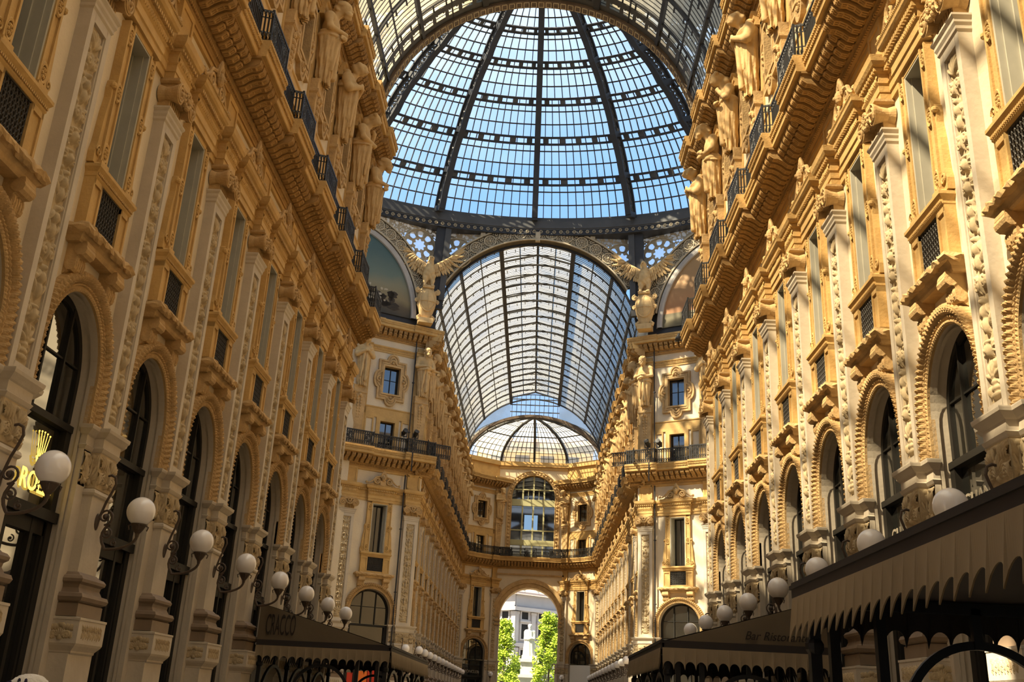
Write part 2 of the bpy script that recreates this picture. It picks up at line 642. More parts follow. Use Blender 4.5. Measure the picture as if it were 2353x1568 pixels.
class Proto:
    """a thing with parts, kept out of the scene; put() copies it with its parts and sub-parts."""
    made = []

    def __init__(self, name, cat):
        self.root = bpy.data.objects.new(name, None)
        self.root.empty_display_size = 0.2
        self.name, self.cat = name, cat
        self.parts = []
        self.bb = []
        Proto.made.append(self)

    def add(self, name, mb, m, parent=None, smooth=False, label=None):
        o = part(name, mb, m, parent or self.root, smooth, False, label)
        self.parts.append((o, parent))
        a = np.array(mb.v)
        self.bb.append((a.min(0), a.max(0)))
        return o

    def box(self):
        lo = np.min([b[0] for b in self.bb], 0)
        hi = np.max([b[1] for b in self.bb], 0)
        return lo, hi

    def visible(self, M, pad=30):
        lo, hi = self.box()
        pts = []
        for a in np.linspace(0, 1, 3):
            for b in (0, 1):
                for c in np.linspace(0, 1, 7):
                    q = M @ Vector((lo[0] + a * (hi[0] - lo[0]), lo[1] + b * (hi[1] - lo[1]), lo[2] + c * (hi[2] - lo[2])))
                    s = project(q)
                    if s:
                        pts.append(s)
        if not pts:
            return False
        x0, x1 = min(p[0] for p in pts), max(p[0] for p in pts)
        y0, y1 = min(p[1] for p in pts), max(p[1] for p in pts)
        return x1 > -pad and x0 < 2353 + pad and y1 > -pad and y0 < 1568 + pad

    def put(self, loc, rotz, sx, label, group=None, cull=True, skip=()):
        M = Matrix.Translation(loc) @ Matrix.Rotation(rotz, 4, 'Z') @ Matrix.Diagonal((sx, 1, 1, 1))
        if cull and not self.visible(M):
            return None
        r = self.root.copy()
        COL.objects.link(r)
        r.location, r.rotation_euler, r.scale = loc, (0, 0, rotz), (sx, 1, 1)
        tag(r, label, self.cat, group)
        made = {}
        for o, par in self.parts:
            if o.name.split('.')[0] in skip:
                continue
            c = o.copy()
            c.parent = made[par] if par is not None else r
            COL.objects.link(c)
            made[o] = c
        return r


def structure(name, mb, m, parent=None, smooth=False, label=None):
    o = part(name, mb, m, parent, smooth)
    if parent is None:
        o['kind'] = 'structure'
        if label:
            o['label'] = label
    return o


# ------------------------------------------------------------------ carved relief
def relief_h(w, h, nx, nz, prims):
    xs = np.linspace(-w / 2, w / 2, nx)
    zs = np.linspace(0, h, nz)
    Z, X = np.meshgrid(zs, xs, indexing='ij')
    H = np.zeros_like(X)
    for p in prims:
        x, z, rx, rz, ang, ht = p
        c, s = math.cos(ang), math.sin(ang)
        dx, dz = X - x, Z - z
        a = (dx * c + dz * s) / rx
        b = (-dx * s + dz * c) / rz
        d2 = a * a + b * b
        H = np.maximum(H, np.where(d2 < 1, ht * np.sqrt(np.clip(1 - d2, 0, 1)), 0))
    return X, Z, H


def relief_mb(w, h, nx, nz, prims, v0, z0, u0=0.0, mb=None):
    X, Z, H = relief_h(w, h, nx, nz, prims)
    mb = mb or MB()
    return mb.grid(np.stack([X + u0, H + v0, Z + z0], -1))


def fan(x, z, n, L, wd, a0, spread, ht):
    out = []
    for i in range(n):
        a = a0 + spread * (i / max(1, n - 1) - 0.5)
        out.append((x + math.cos(a) * L * 0.55, z + math.sin(a) * L * 0.55, L * 0.5, wd, a, ht))
    return out


def curl(x, z, R, turn, a0, sgn, ht, th):
    out = []
    for i in range(int(turn * 9)):
        a = a0 + sgn * i * 2 * PI / 9
        r = R * (1 - 0.8 * i / (turn * 9))
        out.append((x + r * math.cos(a), z + r * math.sin(a), th, th * 1.5, a, ht))
    out.append((x, z, th * 1.3, th * 1.3, 0, ht * 1.2))
    return out


def candelabra(w, h, seed):
    rnd = random.Random(seed)
    pr = []
    z = 0.12
    first = True
    while z < h - 0.55:
        k = 'foot' if first else rnd.choice(['vase', 'leaf', 'scroll', 'mask', 'scroll', 'leaf', 'figure'])
        first = False
        if k == 'foot':
            for i in range(4):
                pr += [(0, z + 0.1 * i, 0.2 - 0.03 * i, 0.06, 0, 0.06)]
            pr += fan(0, z + 0.25, 5, 0.32, 0.05, PI / 2, 2.4, 0.07)
            z += 0.55
        elif k == 'vase':
            pr += [(0, z + 0.05, 0.1, 0.05, 0, 0.06), (0, z + 0.2, 0.17, 0.14, 0, 0.10), (0, z + 0.36, 0.2, 0.04, 0, 0.09)]
            pr += fan(0, z + 0.36, 5, 0.24, 0.045, PI / 2, 2.0, 0.07)
            z += 0.6
        elif k == 'leaf':
            for s in (-1, 1):
                pr += fan(0, z + 0.05, 3, 0.34, 0.05, PI / 2 + s * 0.75, 0.9, 0.08)
            pr += [(0, z + 0.2, 0.05, 0.2, 0, 0.09)]
            z += 0.38
        elif k == 'scroll':
            for s in (-1, 1):
                pr += curl(s * 0.13, z + 0.16, 0.10, 1.3, PI / 2 if s > 0 else PI / 2, -s, 0.075, 0.035)
                pr += [(s * 0.20, z + 0.33, 0.035, 0.07, -s * 0.7, 0.07)]
            pr += [(0, z + 0.18, 0.035, 0.18, 0, 0.08)]
            z += 0.40
        elif k == 'mask':
            pr += [(0, z + 0.15, 0.11, 0.14, 0, 0.12), (0, z + 0.13, 0.03, 0.05, 0, 0.15), (0, z + 0.28, 0.15, 0.05, 0, 0.10)]
            for s in (-1, 1):
                pr += fan(s * 0.1, z + 0.15, 3, 0.16, 0.03, PI / 2 - s * 1.3, 1.4, 0.07)
            z += 0.42
        else:
            pr += [(0, z + 0.14, 0.09, 0.16, 0, 0.10), (0, z + 0.36, 0.085, 0.13, 0, 0.12), (0, z + 0.53, 0.06, 0.065, 0, 0.12)]
            for s in (-1, 1):
                pr += [(s * 0.13, z + 0.38, 0.035, 0.13, s * 0.5, 0.08), (s * 0.18, z + 0.2, 0.04, 0.14, -s * 0.5, 0.07)]
            z += 0.66
    pr += fan(0, z, 5, min(0.4, h - z - 0.05), 0.045, PI / 2, 1.6, 0.08)
    for i in range(int(h / 0.16)):
        for s in (-1, 1):
            if rnd.random() < 0.75:
                pr.append((s * rnd.uniform(0.12, w / 2 - 0.05), rnd.uniform(0.2, h - 0.2), rnd.uniform(0.02, 0.04), rnd.uniform(0.05, 0.1), rnd.uniform(-1, 1), rnd.uniform(0.04, 0.07)))
    return pr


def acanthus(w, h, seed):
    """a leafy capital: a spreading leaf in the middle, a scroll and side leaves on each hand."""
    rnd = random.Random(seed)
    pr = []
    for s in (-1, 1):
        pr += curl(s * w * 0.27, h * 0.30, w * 0.13, 1.8, PI * 1.2, -s, 0.055, 0.024)
        for k in range(4):
            a = PI / 2 - s * (0.15 + 0.28 * k)
            pr += fan(s * w * (0.10 + 0.09 * k), h * (0.50 + 0.02 * k), 3, h * 0.42, 0.020, a, 0.5, 0.055)
        pr += fan(s * w * 0.42, h * 0.06, 4, h * 0.40, 0.020, PI / 2 + s * 0.1, 0.8, 0.05)
    for k in range(9):
        a = PI / 2 + (k - 4) * 0.30
        L = h * (0.62 - 0.05 * abs(k - 4))
        pr.append((math.cos(a) * L * 0.5, h * 0.16 + math.sin(a) * L * 0.5, L * 0.48, 0.022, a, 0.065))
    pr += [(0, h * 0.14, 0.05, 0.06, 0, 0.08), (0, h * 0.86, 0.06, 0.05, 0, 0.075)]
    return pr


BAY = 4.4            # module bay width along the wall; facades scale it
ZI = 6.02            # top of the impost
ZC = 6.75            # centre of the arch
RA = 1.35            # arch opening radius


def arch_pts(r, n=24, z0=ZI, zc=ZC):
    p = [(r, z0)] + [(r * math.cos(PI * i / n), zc + r * math.sin(PI * i / n)) for i in range(n + 1)] + [(-r, z0)]
    return p


# ---- pier (ground floor, on the pilaster line)
def proto_pier():
    P = Proto('pier', 'pier')
    m = MB()
    m.face = 0.36
    m.sbox(0.86, 0, 0.10, 0, 2.12)
    m.sbox(0.60, 0, 0.44, 0, 2.12)
    P.add('pedestal', m, MARBLE)
    m = MB()
    m.face = 0.44
    m.wrap([(0.0, 2.10), (0.03, 2.13), (0.03, 2.16), (0.10, 2.24), (0.12, 2.28), (0.12, 2.66), (0.13, 2.66), (0.13, 2.70), (0.0, 2.72)], 0.56)
    P.add('pedestal_block', m, MARBLE)
    m = MB()
    pr = []
    for i in range(9):
        x = -0.46 + 0.115 * i
        pr += [(x, 0.10, 0.02, 0.09, 0.35, 0.035), (x + 0.01, 0.20, 0.02, 0.07, -0.4, 0.035)]
    relief_mb(1.10, 0.28, 44, 14, pr, 0.555, 2.33, 0, m)
    X, Z, H = relief_h(0.44, 0.28, 44, 30, acanthus(0.44, 0.28, 4))
    for s in (-1, 1):
        m.grid(np.stack([s * (0.675 + H * 0.5), X + 0.26, Z + 2.33], -1))
    P.add('carved_frieze', m, RELIEF)
    m = MB()
    m.face = 0.30
    m.wrap([(0.16, 2.72), (0.16, 2.93), (0.13, 2.95), (0.20, 2.98), (0.225, 3.04), (0.20, 3.10), (0.12, 3.12), (0.08, 3.20), (0.09, 3.26), (0.14, 3.30), (0.15, 3.35), (0.11, 3.40), (0.05, 3.42), (0.0, 3.47)], 0.47)
    P.add('base', m, BASEST)
    m = MB()
    m.face = 0.28
    m.sbox(0.86, 0, 0.10, 2.12, 5.6)
    m.sbox(0.47, 0, 0.28, 3.4, 4.86)
    m.wrap([(0, 4.80), (0.03, 4.82), (0.045, 4.86), (0.03, 4.91), (0, 4.93)], 0.47)
    P.add('shaft', m, MARBLE)
    m = MB()
    m.sbox(0.46, 0, 0.275, 4.9, 5.62)
    relief_mb(0.88, 0.64, 88, 64, acanthus(0.88, 0.64, 1), 0.28, 4.95, 0, m)
    for s in (-1, 1):
        X, Z, H = relief_h(0.24, 0.64, 26, 60, acanthus(0.24, 0.64, 2))
        m.grid(np.stack([s * (0.462 + H * 0.5), X + 0.15, Z + 4.95], -1))
        relief_mb(0.34, 0.64, 36, 64, acanthus(0.34, 0.64, 3), 0.10, 4.95, s * 0.67, m)
    P.add('carved_capital', m, RELIEF, smooth=True)
    m = MB()
    prof = [(0.0, 5.58), (0.02, 5.60), (0.05, 5.66), (0.02, 5.68), (0.02, 5.84), (0.05, 5.86), (0.13, 5.95), (0.14, 6.0), (0.14, 6.02)]
    m.face = 0.10
    m.wrap(prof, 0.85)
    m.face = 0.28
    m.wrap(prof, 0.46)
    P.add('impost', m, MARBLE)
    return P


# ---- pilaster (first and second storey)
def spiral_pts(cx, cz, R, turns, y, a0, sgn, n=16):
    N = int(turns * n)
    return [(cx + R * (1 - 0.86 * i / N) * math.cos(a0 + sgn * 2 * PI * i / n), y, cz + R * (1 - 0.86 * i / N) * math.sin(a0 + sgn * 2 * PI * i / n)) for i in range(N + 1)]


def proto_pilaster():
    P = Proto('pilaster', 'pilaster')
    m = MB()
    m.sbox(0.475, 0, 0.17, 6.02, 12.62)
    for s in (-1, 1):
        m.box(s * 0.30, s * 0.48, 0, 0.24, 6.02, 12.62)
    m.sbox(0.32, 0, 0.24, 6.02, 6.20)
    m.sbox(0.32, 0, 0.24, 12.42, 12.62)
    for s in (-1, 1):
        m.box(s * 0.27, s * 0.30, 0, 0.21, 6.2, 12.42)
    P.add('shaft', m, MARBLE)
    m = relief_mb(0.53, 6.2, 30, 330, candelabra(0.53, 6.2, 11), 0.172, 6.21)
    P.add('carved_panel', m, RELIEF, smooth=True)
    m = MB()
    m.face = 0.24
    m.wrap([(0.0, 12.60), (0.03, 12.64), (0.03, 12.70), (0.06, 12.76), (0.06, 12.82), (0.10, 12.88), (0.10, 12.92), (0.0, 12.93)], 0.48)
    P.add('necking', m, MARBLE)
    m = MB()
    for i in range(8):
        x = -0.39 + 0.78 * i / 7
        m.box(x - 0.036, x + 0.036, 0, 0.25, 12.93, 13.25)
    m.sbox(0.42, 0, 0.21, 12.93, 13.3)
    m.sbox(0.44, 0, 0.34, 13.22, 13.52)
    for s in (-1, 1):
        n = 20
        vs = []
        for y, r in ((0.02, 0.20), (0.16, 0.15), (0.30, 0.17), (0.46, 0.235)):
            vs.append([(s * 0.43 + r * math.cos(2 * PI * k / n), y, 13.28 + r * math.sin(2 * PI * k / n)) for k in range(n)])
        A = [p for q in vs for p in q]
        fs = [(i * n + k, i * n + (k + 1) % n, (i + 1) * n + (k + 1) % n, (i + 1) * n + k) for i in range(3) for k in range(n)]
        fs.append(tuple(range(3 * n, 4 * n)))
        m.add(A, fs)
        m.tube(spiral_pts(s * 0.43, 13.28, 0.22, 2.2, 0.47, PI / 2, -s), 0.026, 5)
        m.ball((s * 0.43, 0.49, 13.28), 0.05)
    m.tube([(-0.43, 0.44, 13.49), (0.43, 0.44, 13.49)], 0.035, 6)
    for i in range(7):
        a = PI * (0.08 + 0.84 * i / 6)
        m.ball((0.24 * math.cos(a), 0.46, 13.40 - 0.22 * math.sin(a)), 0.065, 8, 5)
    for i in range(9):
        a = 2 * PI * i / 9
        m.ball((0.10 * math.cos(a), 0.49, 13.40 + 0.10 * math.sin(a)), 0.05, 6, 4)
    for i in range(10):
        m.ball((-0.3 + 0.6 * i / 9, 0.38, 13.55), 0.045, 6, 4)
    m.face = 0.34
    m.wrap([(0.02, 13.52), (0.08, 13.56), (0.08, 13.62), (0, 13.63)], 0.46)
    P.add('capital', m, SAND)
    m = MB()
    m.face = 0.26
    m.wrap([(0.02, 13.63), (0.02, 13.78), (0.04, 13.78), (0.04, 13.93), (0.07, 13.98), (0.03, 14.0), (0.03, 14.22), (0.07, 14.26), (0.07, 14.34), (0.16, 14.38), (0.20, 14.46), (0.21, 14.54), (0.22, 14.60), (0, 14.62)], 0.50)
    for i in range(9):
        x = -0.56 + 1.12 * i / 8
        m.box(x - 0.035, x + 0.035, 0.2, 0.39, 14.26, 14.33)
    relief_mb(0.98, 0.2, 40, 10, [p for i in range(9) for p in fan(-0.44 + 0.11 * i, 0.0, 3, 0.2, 0.022, PI / 2, 1.0, 0.04)], 0.295, 14.01, 0, m)
    P.add('entablature_block', m, OCHRE)
    m = MB()
    m.sbox(0.46, 0, 0.12, 14.62, 15.72)
    for s in (-1, 1):
        m.box(s * 0.34, s * 0.46, 0, 0.15, 14.7, 15.65)
    m.sbox(0.46, 0, 0.15, 14.62, 14.76)
    m.sbox(0.46, 0, 0.15, 15.55, 15.70)
    P.add('attic_block', m, OCHRE)
    return P


# ---- tall window with its balconette
def proto_tall_window():
    P = Proto('tall_window', 'window')
    rnd = random.Random(5)
    m = MB()
    for s in (-1, 1):
        x0, x1 = s * 0.62, s * 1.02
        pf = [(0, 8.78), (0.33, 8.78), (0.35, 8.70), (0.33, 8.60), (0.26, 8.54), (0.20, 8.50), (0.19, 8.42), (0.215, 8.34), (0.20, 8.27), (0.15, 8.23), (0.10, 8.25), (0.06, 8.20), (0, 8.16)]
        m.strip(pf, min(x0, x1), max(x0, x1))
        xm = (x0 + x1) / 2
        m.tube([(xm - 0.215, 0.25, 8.63), (xm + 0.215, 0.25, 8.63)], 0.115, 10)
        m.tube([(xm - 0.22, 0.12, 8.33), (xm + 0.22, 0.12, 8.33)], 0.10, 10)
        for k in range(5):
            m.ball((xm - 0.16 + 0.08 * k, 0.2, 8.40 - 0.03 * (k % 2)), 0.06, 6, 4, (0.7, 0.8, 1.8))
    P.add('console', m, SAND)
    m = MB()
    m.face = 0.24
    m.wrap([(0, 8.74), (0.03, 8.78), (0.03, 8.84), (0.07, 8.88), (0.10, 8.92), (0.10, 9.02), (0, 9.04)], 1.14)
    pts = [(-1.24, 0.0, 8.97)] + [(-1.24, 0.12 * i, 8.97) for i in (1, 2)] + [(-1.24 + 2.48 * i / 22, 0.36, 8.97) for i in range(23)] + [(1.24, 0.12 * i, 8.97) for i in (2, 1, 0)]
    k = len(m.v)
    m.tube(pts, 0.085, 8)
    for i in range(k, len(m.v)):
        x, y, z = m.v[i]
        m.v[i] = (x + rnd.uniform(-.022, .022), y + rnd.uniform(-.018, .03), z + rnd.uniform(-.03, .03))
    P.add('balcony_slab', m, SAND)
    m = MB()
    for s in (-1, 1):
        m.box(s * 0.535, s * 0.975, 0, 0.17, 9.04, 10.06)
        for a, b, c, d in ((0.53, 0.60, 9.04, 10.06), (0.91, 0.98, 9.04, 10.06), (0.53, 0.98, 9.04, 9.16), (0.53, 0.98, 9.94, 10.06)):
            m.box(s * a, s * b, 0, 0.205, c, d)
    m.sbox(0.55, 0, 0.18, 9.04, 9.19)
    P.add('parapet', m, OCHRE)
    m = MB()
    m.sbox(0.53, 0.02, 0.05, 9.18, 10.06)
    for i in range(9):
        for j in range(7):
            m.torus((-0.46 + 0.115 * i, 0.15, 9.25 + 0.122 * j), 0.052, 0.014, n=8, m=4)
    for i in range(10):
        m.box(-0.517 + 0.115 * i - .008, -0.517 + 0.115 * i + .008, 0.14, 0.16, 9.18, 10.06)
    for a in (9.18, 10.02):
        m.sbox(0.53, 0.13, 0.18, a, a + 0.03)
    P.add('iron_grille', m, LATTICE)
    m = MB()
    m.face = 0.20
    m.wrap([(0, 10.04), (0.03, 10.08), (0.03, 10.16), (0.06, 10.20), (0.09, 10.24), (0.09, 10.30), (0.03, 10.33), (0, 10.36)], 0.96)
    for i in range(30):
        x = -0.95 + 1.9 * i / 29
        m.box(x - 0.02, x + 0.02, 0.2, 0.26, 10.11, 10.155)
    P.add('sill', m, OCHRE)
    m = MB()
    for s in (-1, 1):
        m.box(s * 0.525, s * 0.835, 0, 0.14, 10.34, 13.5)
        for a, b in ((0.52, 0.58), (0.78, 0.84)):
            m.box(s * a, s * b, 0, 0.18, 10.34, 13.5)
        ear = [(s * 0.84, 10.34), (s * 1.06, 10.34), (s * 1.08, 10.55), (s * 1.02, 10.75), (s * 1.0, 11.0), (s * 0.97, 11.4), (s * 0.90, 11.75), (s * 0.93, 11.95), (s * 0.90, 12.1), (s * 0.84, 12.15)]
        m.poly(ear if s < 0 else ear[::-1], 0, 0.13)
        m.tube(spiral_pts(s * 0.95, 10.58, 0.11, 1.6, 0.15, 0, s), 0.022, 5)
        m.ball((s * 0.91, 0.14, 12.0), 0.07, 8, 5)
        for zc in (10.66, 11.95, 13.22):
            m.torus((s * 0.68, 0.165, zc), 0.115, 0.026, n=16, m=5, sz=1.5)
            for k in range(6):
                a = PI / 3 * k
                m.ball((s * 0.68 + 0.045 * math.cos(a), 0.165, zc + 0.075 * math.sin(a)), 0.036, 6, 4)
        m.box(s * 0.50, s * 0.88, 0, 0.22, 10.34, 10.44)
    m.sbox(0.56, 0, 0.16, 13.46, 13.6)
    P.add('surround', m, OCHRE)
    m = MB()
    for s in (-1, 1):
        m.box(s * 0.53, s * 0.46, -0.46, 0.15, 10.34, 13.5)
        m.box(s * 0.47, s * 0.43, -0.46, 0.04, 10.34, 13.46)
        m.box(s * 0.44, s * 0.39, -0.46, -0.16, 10.34, 13.42)
    m.sbox(0.53, -0.46, 0.15, 13.42, 13.5)
    m.sbox(0.53, -0.46, 0.12, 10.3, 10.36)
    P.add('reveal', m, REVEAL)
    m = MB()
    for s in (-1, 1):
        m.box(s * 0.40, s * 0.35, -0.44, -0.36, 10.36, 13.42)
    m.sbox(0.02, -0.43, -0.37, 10.36, 13.42)
    m.sbox(0.4, -0.43, -0.37, 10.36, 10.42)
    m.sbox(0.4, -0.43, -0.37, 13.36, 13.42)
    fr = P.add('window_frame', m, FRAME)
    m = MB()
    m.add([(-0.40, -0.42, 10.36), (0.40, -0.42, 10.36), (0.40, -0.42, 13.42), (-0.40, -0.42, 13.42)], [(0, 3, 2, 1)])
    P.add('pane', m, PANE, fr)
    m = MB()
    m.face = 0.22
    m.wrap([(0.0, 13.58), (0.0, 13.74), (0.03, 13.76), (0.03, 13.94), (0.07, 13.99), (0.03, 14.01), (0.03, 14.20), (0.07, 14.24), (0.07, 14.34), (0.17, 14.40), (0.21, 14.46), (0.22, 14.55), (0.235, 14.62), (0, 14.64)], 0.90)
    for i in range(17):
        x = -0.94 + 1.88 * i / 16
        m.box(x - 0.035, x + 0.035, 0.2, 0.36, 14.24, 14.33)
    relief_mb(1.8, 0.2, 90, 10, [p for i in range(18) for p in fan(-0.85 + 0.1 * i, 0.0, 3, 0.2, 0.022, PI / 2, 1.0, 0.045)], 0.252, 14.0, 0, m)
    for i in range(34):
        x = -1.08 + 2.16 * i / 33
        m.ball((x, 0.45, 14.585), 0.027, 6, 4)
    P.add('entablature', m, OCHRE)
    m = MB()
    for s in (-1, 1):
        m.tube(spiral_pts(s * 0.42, 14.93, 0.24, 1.9, 0.33, PI * 0.5, -s), 0.055, 6, 0.03)
        m.tube([(s * 0.42, 0.33, 15.17), (s * 0.25, 0.33, 15.22), (s * 0.12, 0.33, 15.35)], 0.05, 6)
        m.tube([(s * 0.64, 0.33, 14.98), (s * 0.80, 0.33, 14.84), (s * 0.98, 0.33, 14.74), (s * 1.12, 0.33, 14.74)], 0.06, 6, 0.04)
        m.ball((s * 1.14, 0.33, 14.76), 0.09, 8, 5)
        m.poly([(s * 0.1, 14.64), (s * 0.95, 14.64), (s * 0.6, 14.84), (s * 0.4, 15.12), (s * 0.1, 15.28)][::s], 0.12, 0.28)
        for i in range(5):
            a = PI / 2 - s * (0.25 + 0.33 * i)
            m.ball((0.16 * math.cos(a), 0.36, 15.22 + 0.24 * math.sin(a)), 0.09, 6, 5, (0.7, 0.7, 1.4))
    m.ball((0, 0.38, 15.10), 0.16, 10, 7, (0.9, 0.8, 1.2))
    m.ball((0, 0.5, 15.08), 0.05, 6, 4)
    m.ball((0, 0.36, 15.50), 0.08, 6, 5, (0.8, 0.8, 1.9))
    m.sbox(0.2, 0.1, 0.34, 14.64, 14.95)
    P.add('crest', m, SAND)
    return P


# ---- arched shop window
def proto_arch_window():
    P = Proto('arched_shop_window', 'shop window')
    prof = [(0.0, -0.02), (0.0, 0.10), (0.03, 0.125), (0.06, 0.125), (0.075, 0.10), (0.10, 0.10), (0.115, 0.135), (0.14, 0.135), (0.155, 0.10), (0.175, 0.14), (0.20, 0.185), (0.235, 0.215), (0.27, 0.225), (0.305, 0.21), (0.335, 0.175), (0.36, 0.12), (0.375, 0.0)]
    L0 = ZC - ZI
    tot = 2 * L0 + PI * (RA + 0.2)
    N = 216
    rows = []
    for i in range(N + 1):
        s = tot * i / N
        row = []
        for j, (dr, v) in enumerate(prof):
            amp = 0.0
            if 9 <= j <= 15:
                amp = 0.03 * (math.sin(2 * PI * s / 0.115 + dr * 26))
            elif j in (2, 3):
                amp = 0.014 * math.sin(2 * PI * s / 0.08)
            elif j in (6, 7):
                amp = 0.012 * math.sin(2 * PI * s / 0.10)
            r = RA + dr + (amp * 0.5 if j > 12 else 0)
            vv = v + amp
            if s < L0:
                x, z = r, ZI + s
            elif s > tot - L0:
                x, z = -r, ZI + (tot - s)
            else:
                a = (s - L0) / (tot - 2 * L0) * PI
                x, z = r * math.cos(a), ZC + r * math.sin(a)
            row.append((x, vv, z))
        rows.append(row)
    m = MB()
    m.grid(np.array(rows))
    P.add('archivolt', m, SAND)
    m = MB()
    ap = arch_pts(RA, 28)
    ap = [(RA, 0.0)] + ap + [(-RA, 0.0)]
    m.grid(np.array([[(x, y, z) for y in (0.05, -0.12, -0.13, -0.34)] for x, z in ap]))
    ap2 = [(RA - 0.06, 0.0)] + arch_pts(RA - 0.06, 28) + [(-RA + 0.06, 0.0)]
    m.grid(np.array([[(x, y, z) for y in (0.0, -0.06)] for x, z in ap2]))
    P.add('reveal', m, MARBLE)
    m = MB()
    ao, ai = arch_pts(RA, 28), arch_pts(RA - 0.13, 28)
    n = len(ao)
    vs = [(x, -0.24, z) for x, z in ao] + [(x, -0.24, z) for x, z in ai] + [(x, -0.34, z) for x, z in ai]
    m.add(vs, [(i, i + 1, n + i + 1, n + i) for i in range(n - 1)] + [(n + i, n + i + 1, 2 * n + i + 1, 2 * n + i) for i in range(n - 1)])
    for x in (-0.46, 0.46):
        m.box(x - 0.03, x + 0.03, -0.31, -0.22, 5.9, ZC + math.sqrt((RA - .05) ** 2 - x * x))
    m.box(-1.2, 1.2, -0.30, -0.25, 7.0, 7.035)
    m.sbox(RA, -0.34, -0.16, 5.84, 5.96)
    m.sbox(RA, -0.34, -0.10, 4.22, 4.40)
    for s in (-1, 1):
        m.box(s * RA, s * 1.12, -0.34, -0.18, 0, 5.9)
        m.box(s * 0.50, s * 0.62, -0.31, -0.20, 0, 4.25)
        m.box(s * 1.12, s * 1.04, -0.31, -0.21, 0.0, 4.25)
    m.sbox(1.2, -0.31, -0.21, 3.98, 4.24)
    m.sbox(1.2, -0.31, -0.21, 0.0, 0.5)
    P.add('shopfront_frame', m, FRAME)
    m = MB()
    g = [(x * (RA - 0.06) / RA, z) for x, z in arch_pts(RA, 28)]
    vs = [(x, -0.29, z) for x, z in g]
    m.add(vs, [tuple(range(len(vs)))])
    P.add('arch_pane', m, PANE)
    m = MB()
    m.add([(-1.3, -0.295, 4.3), (1.3, -0.295, 4.3), (1.3, -0.295, 5.9), (-1.3, -0.295, 5.9)], [(0, 3, 2, 1)])
    P.add('transom_pane', m, PANE)
    m = MB()
    m.add([(-1.3, -0.29, 0.0), (1.3, -0.29, 0.0), (1.3, -0.29, 4.3), (-1.3, -0.29, 4.3)], [(0, 3, 2, 1)])
    P.add('door_pane', m, PANE)
    return P


# ---- mezzanine window behind the railing
def proto_mezz():
    P = Proto('mezzanine_window', 'window')
    m = MB()
    o = [(-0.80, 16.9), (0.80, 16.9), (0.80, 19.25), (-0.80, 19.25)]
    i = [(-0.52, 16.9), (0.52, 16.9), (0.52, 19.0), (-0.52, 19.0)]
    m.band(o, i, -0.3, 0.10)
    for s in (-1, 1):
        o = [(s * 0.98, 17.0), (s * 1.62, 17.0), (s * 1.62, 19.25), (s * 0.98, 19.25)]
        i = [(s * 1.08, 17.1), (s * 1.52, 17.1), (s * 1.52, 19.1), (s * 1.08, 19.1)]
        m.band(o, i, 0, 0.07)
    m.sbox(1.62, 0, 0.08, 19.22, 19.42)
    P.add('surround', m, OCHRE)
    m = MB()
    for s in (-1, 1):
        m.box(s * 0.52, s * 0.46, -0.3, -0.2, 16.9, 19.0)
    m.sbox(0.03, -0.28, -0.22, 16.9, 19.0)
    m.sbox(0.5, -0.28, -0.22, 18.94, 19.0)
    fr = P.add('window_frame', m, FRAME)
    m = MB()
    m.add([(-0.5, -0.26, 16.9), (0.5, -0.26, 16.9), (0.5, -0.26, 19.0), (-0.5, -0.26, 19.0)], [(0, 3, 2, 1)])
    P.add('pane', m, PANE, fr)
    return P


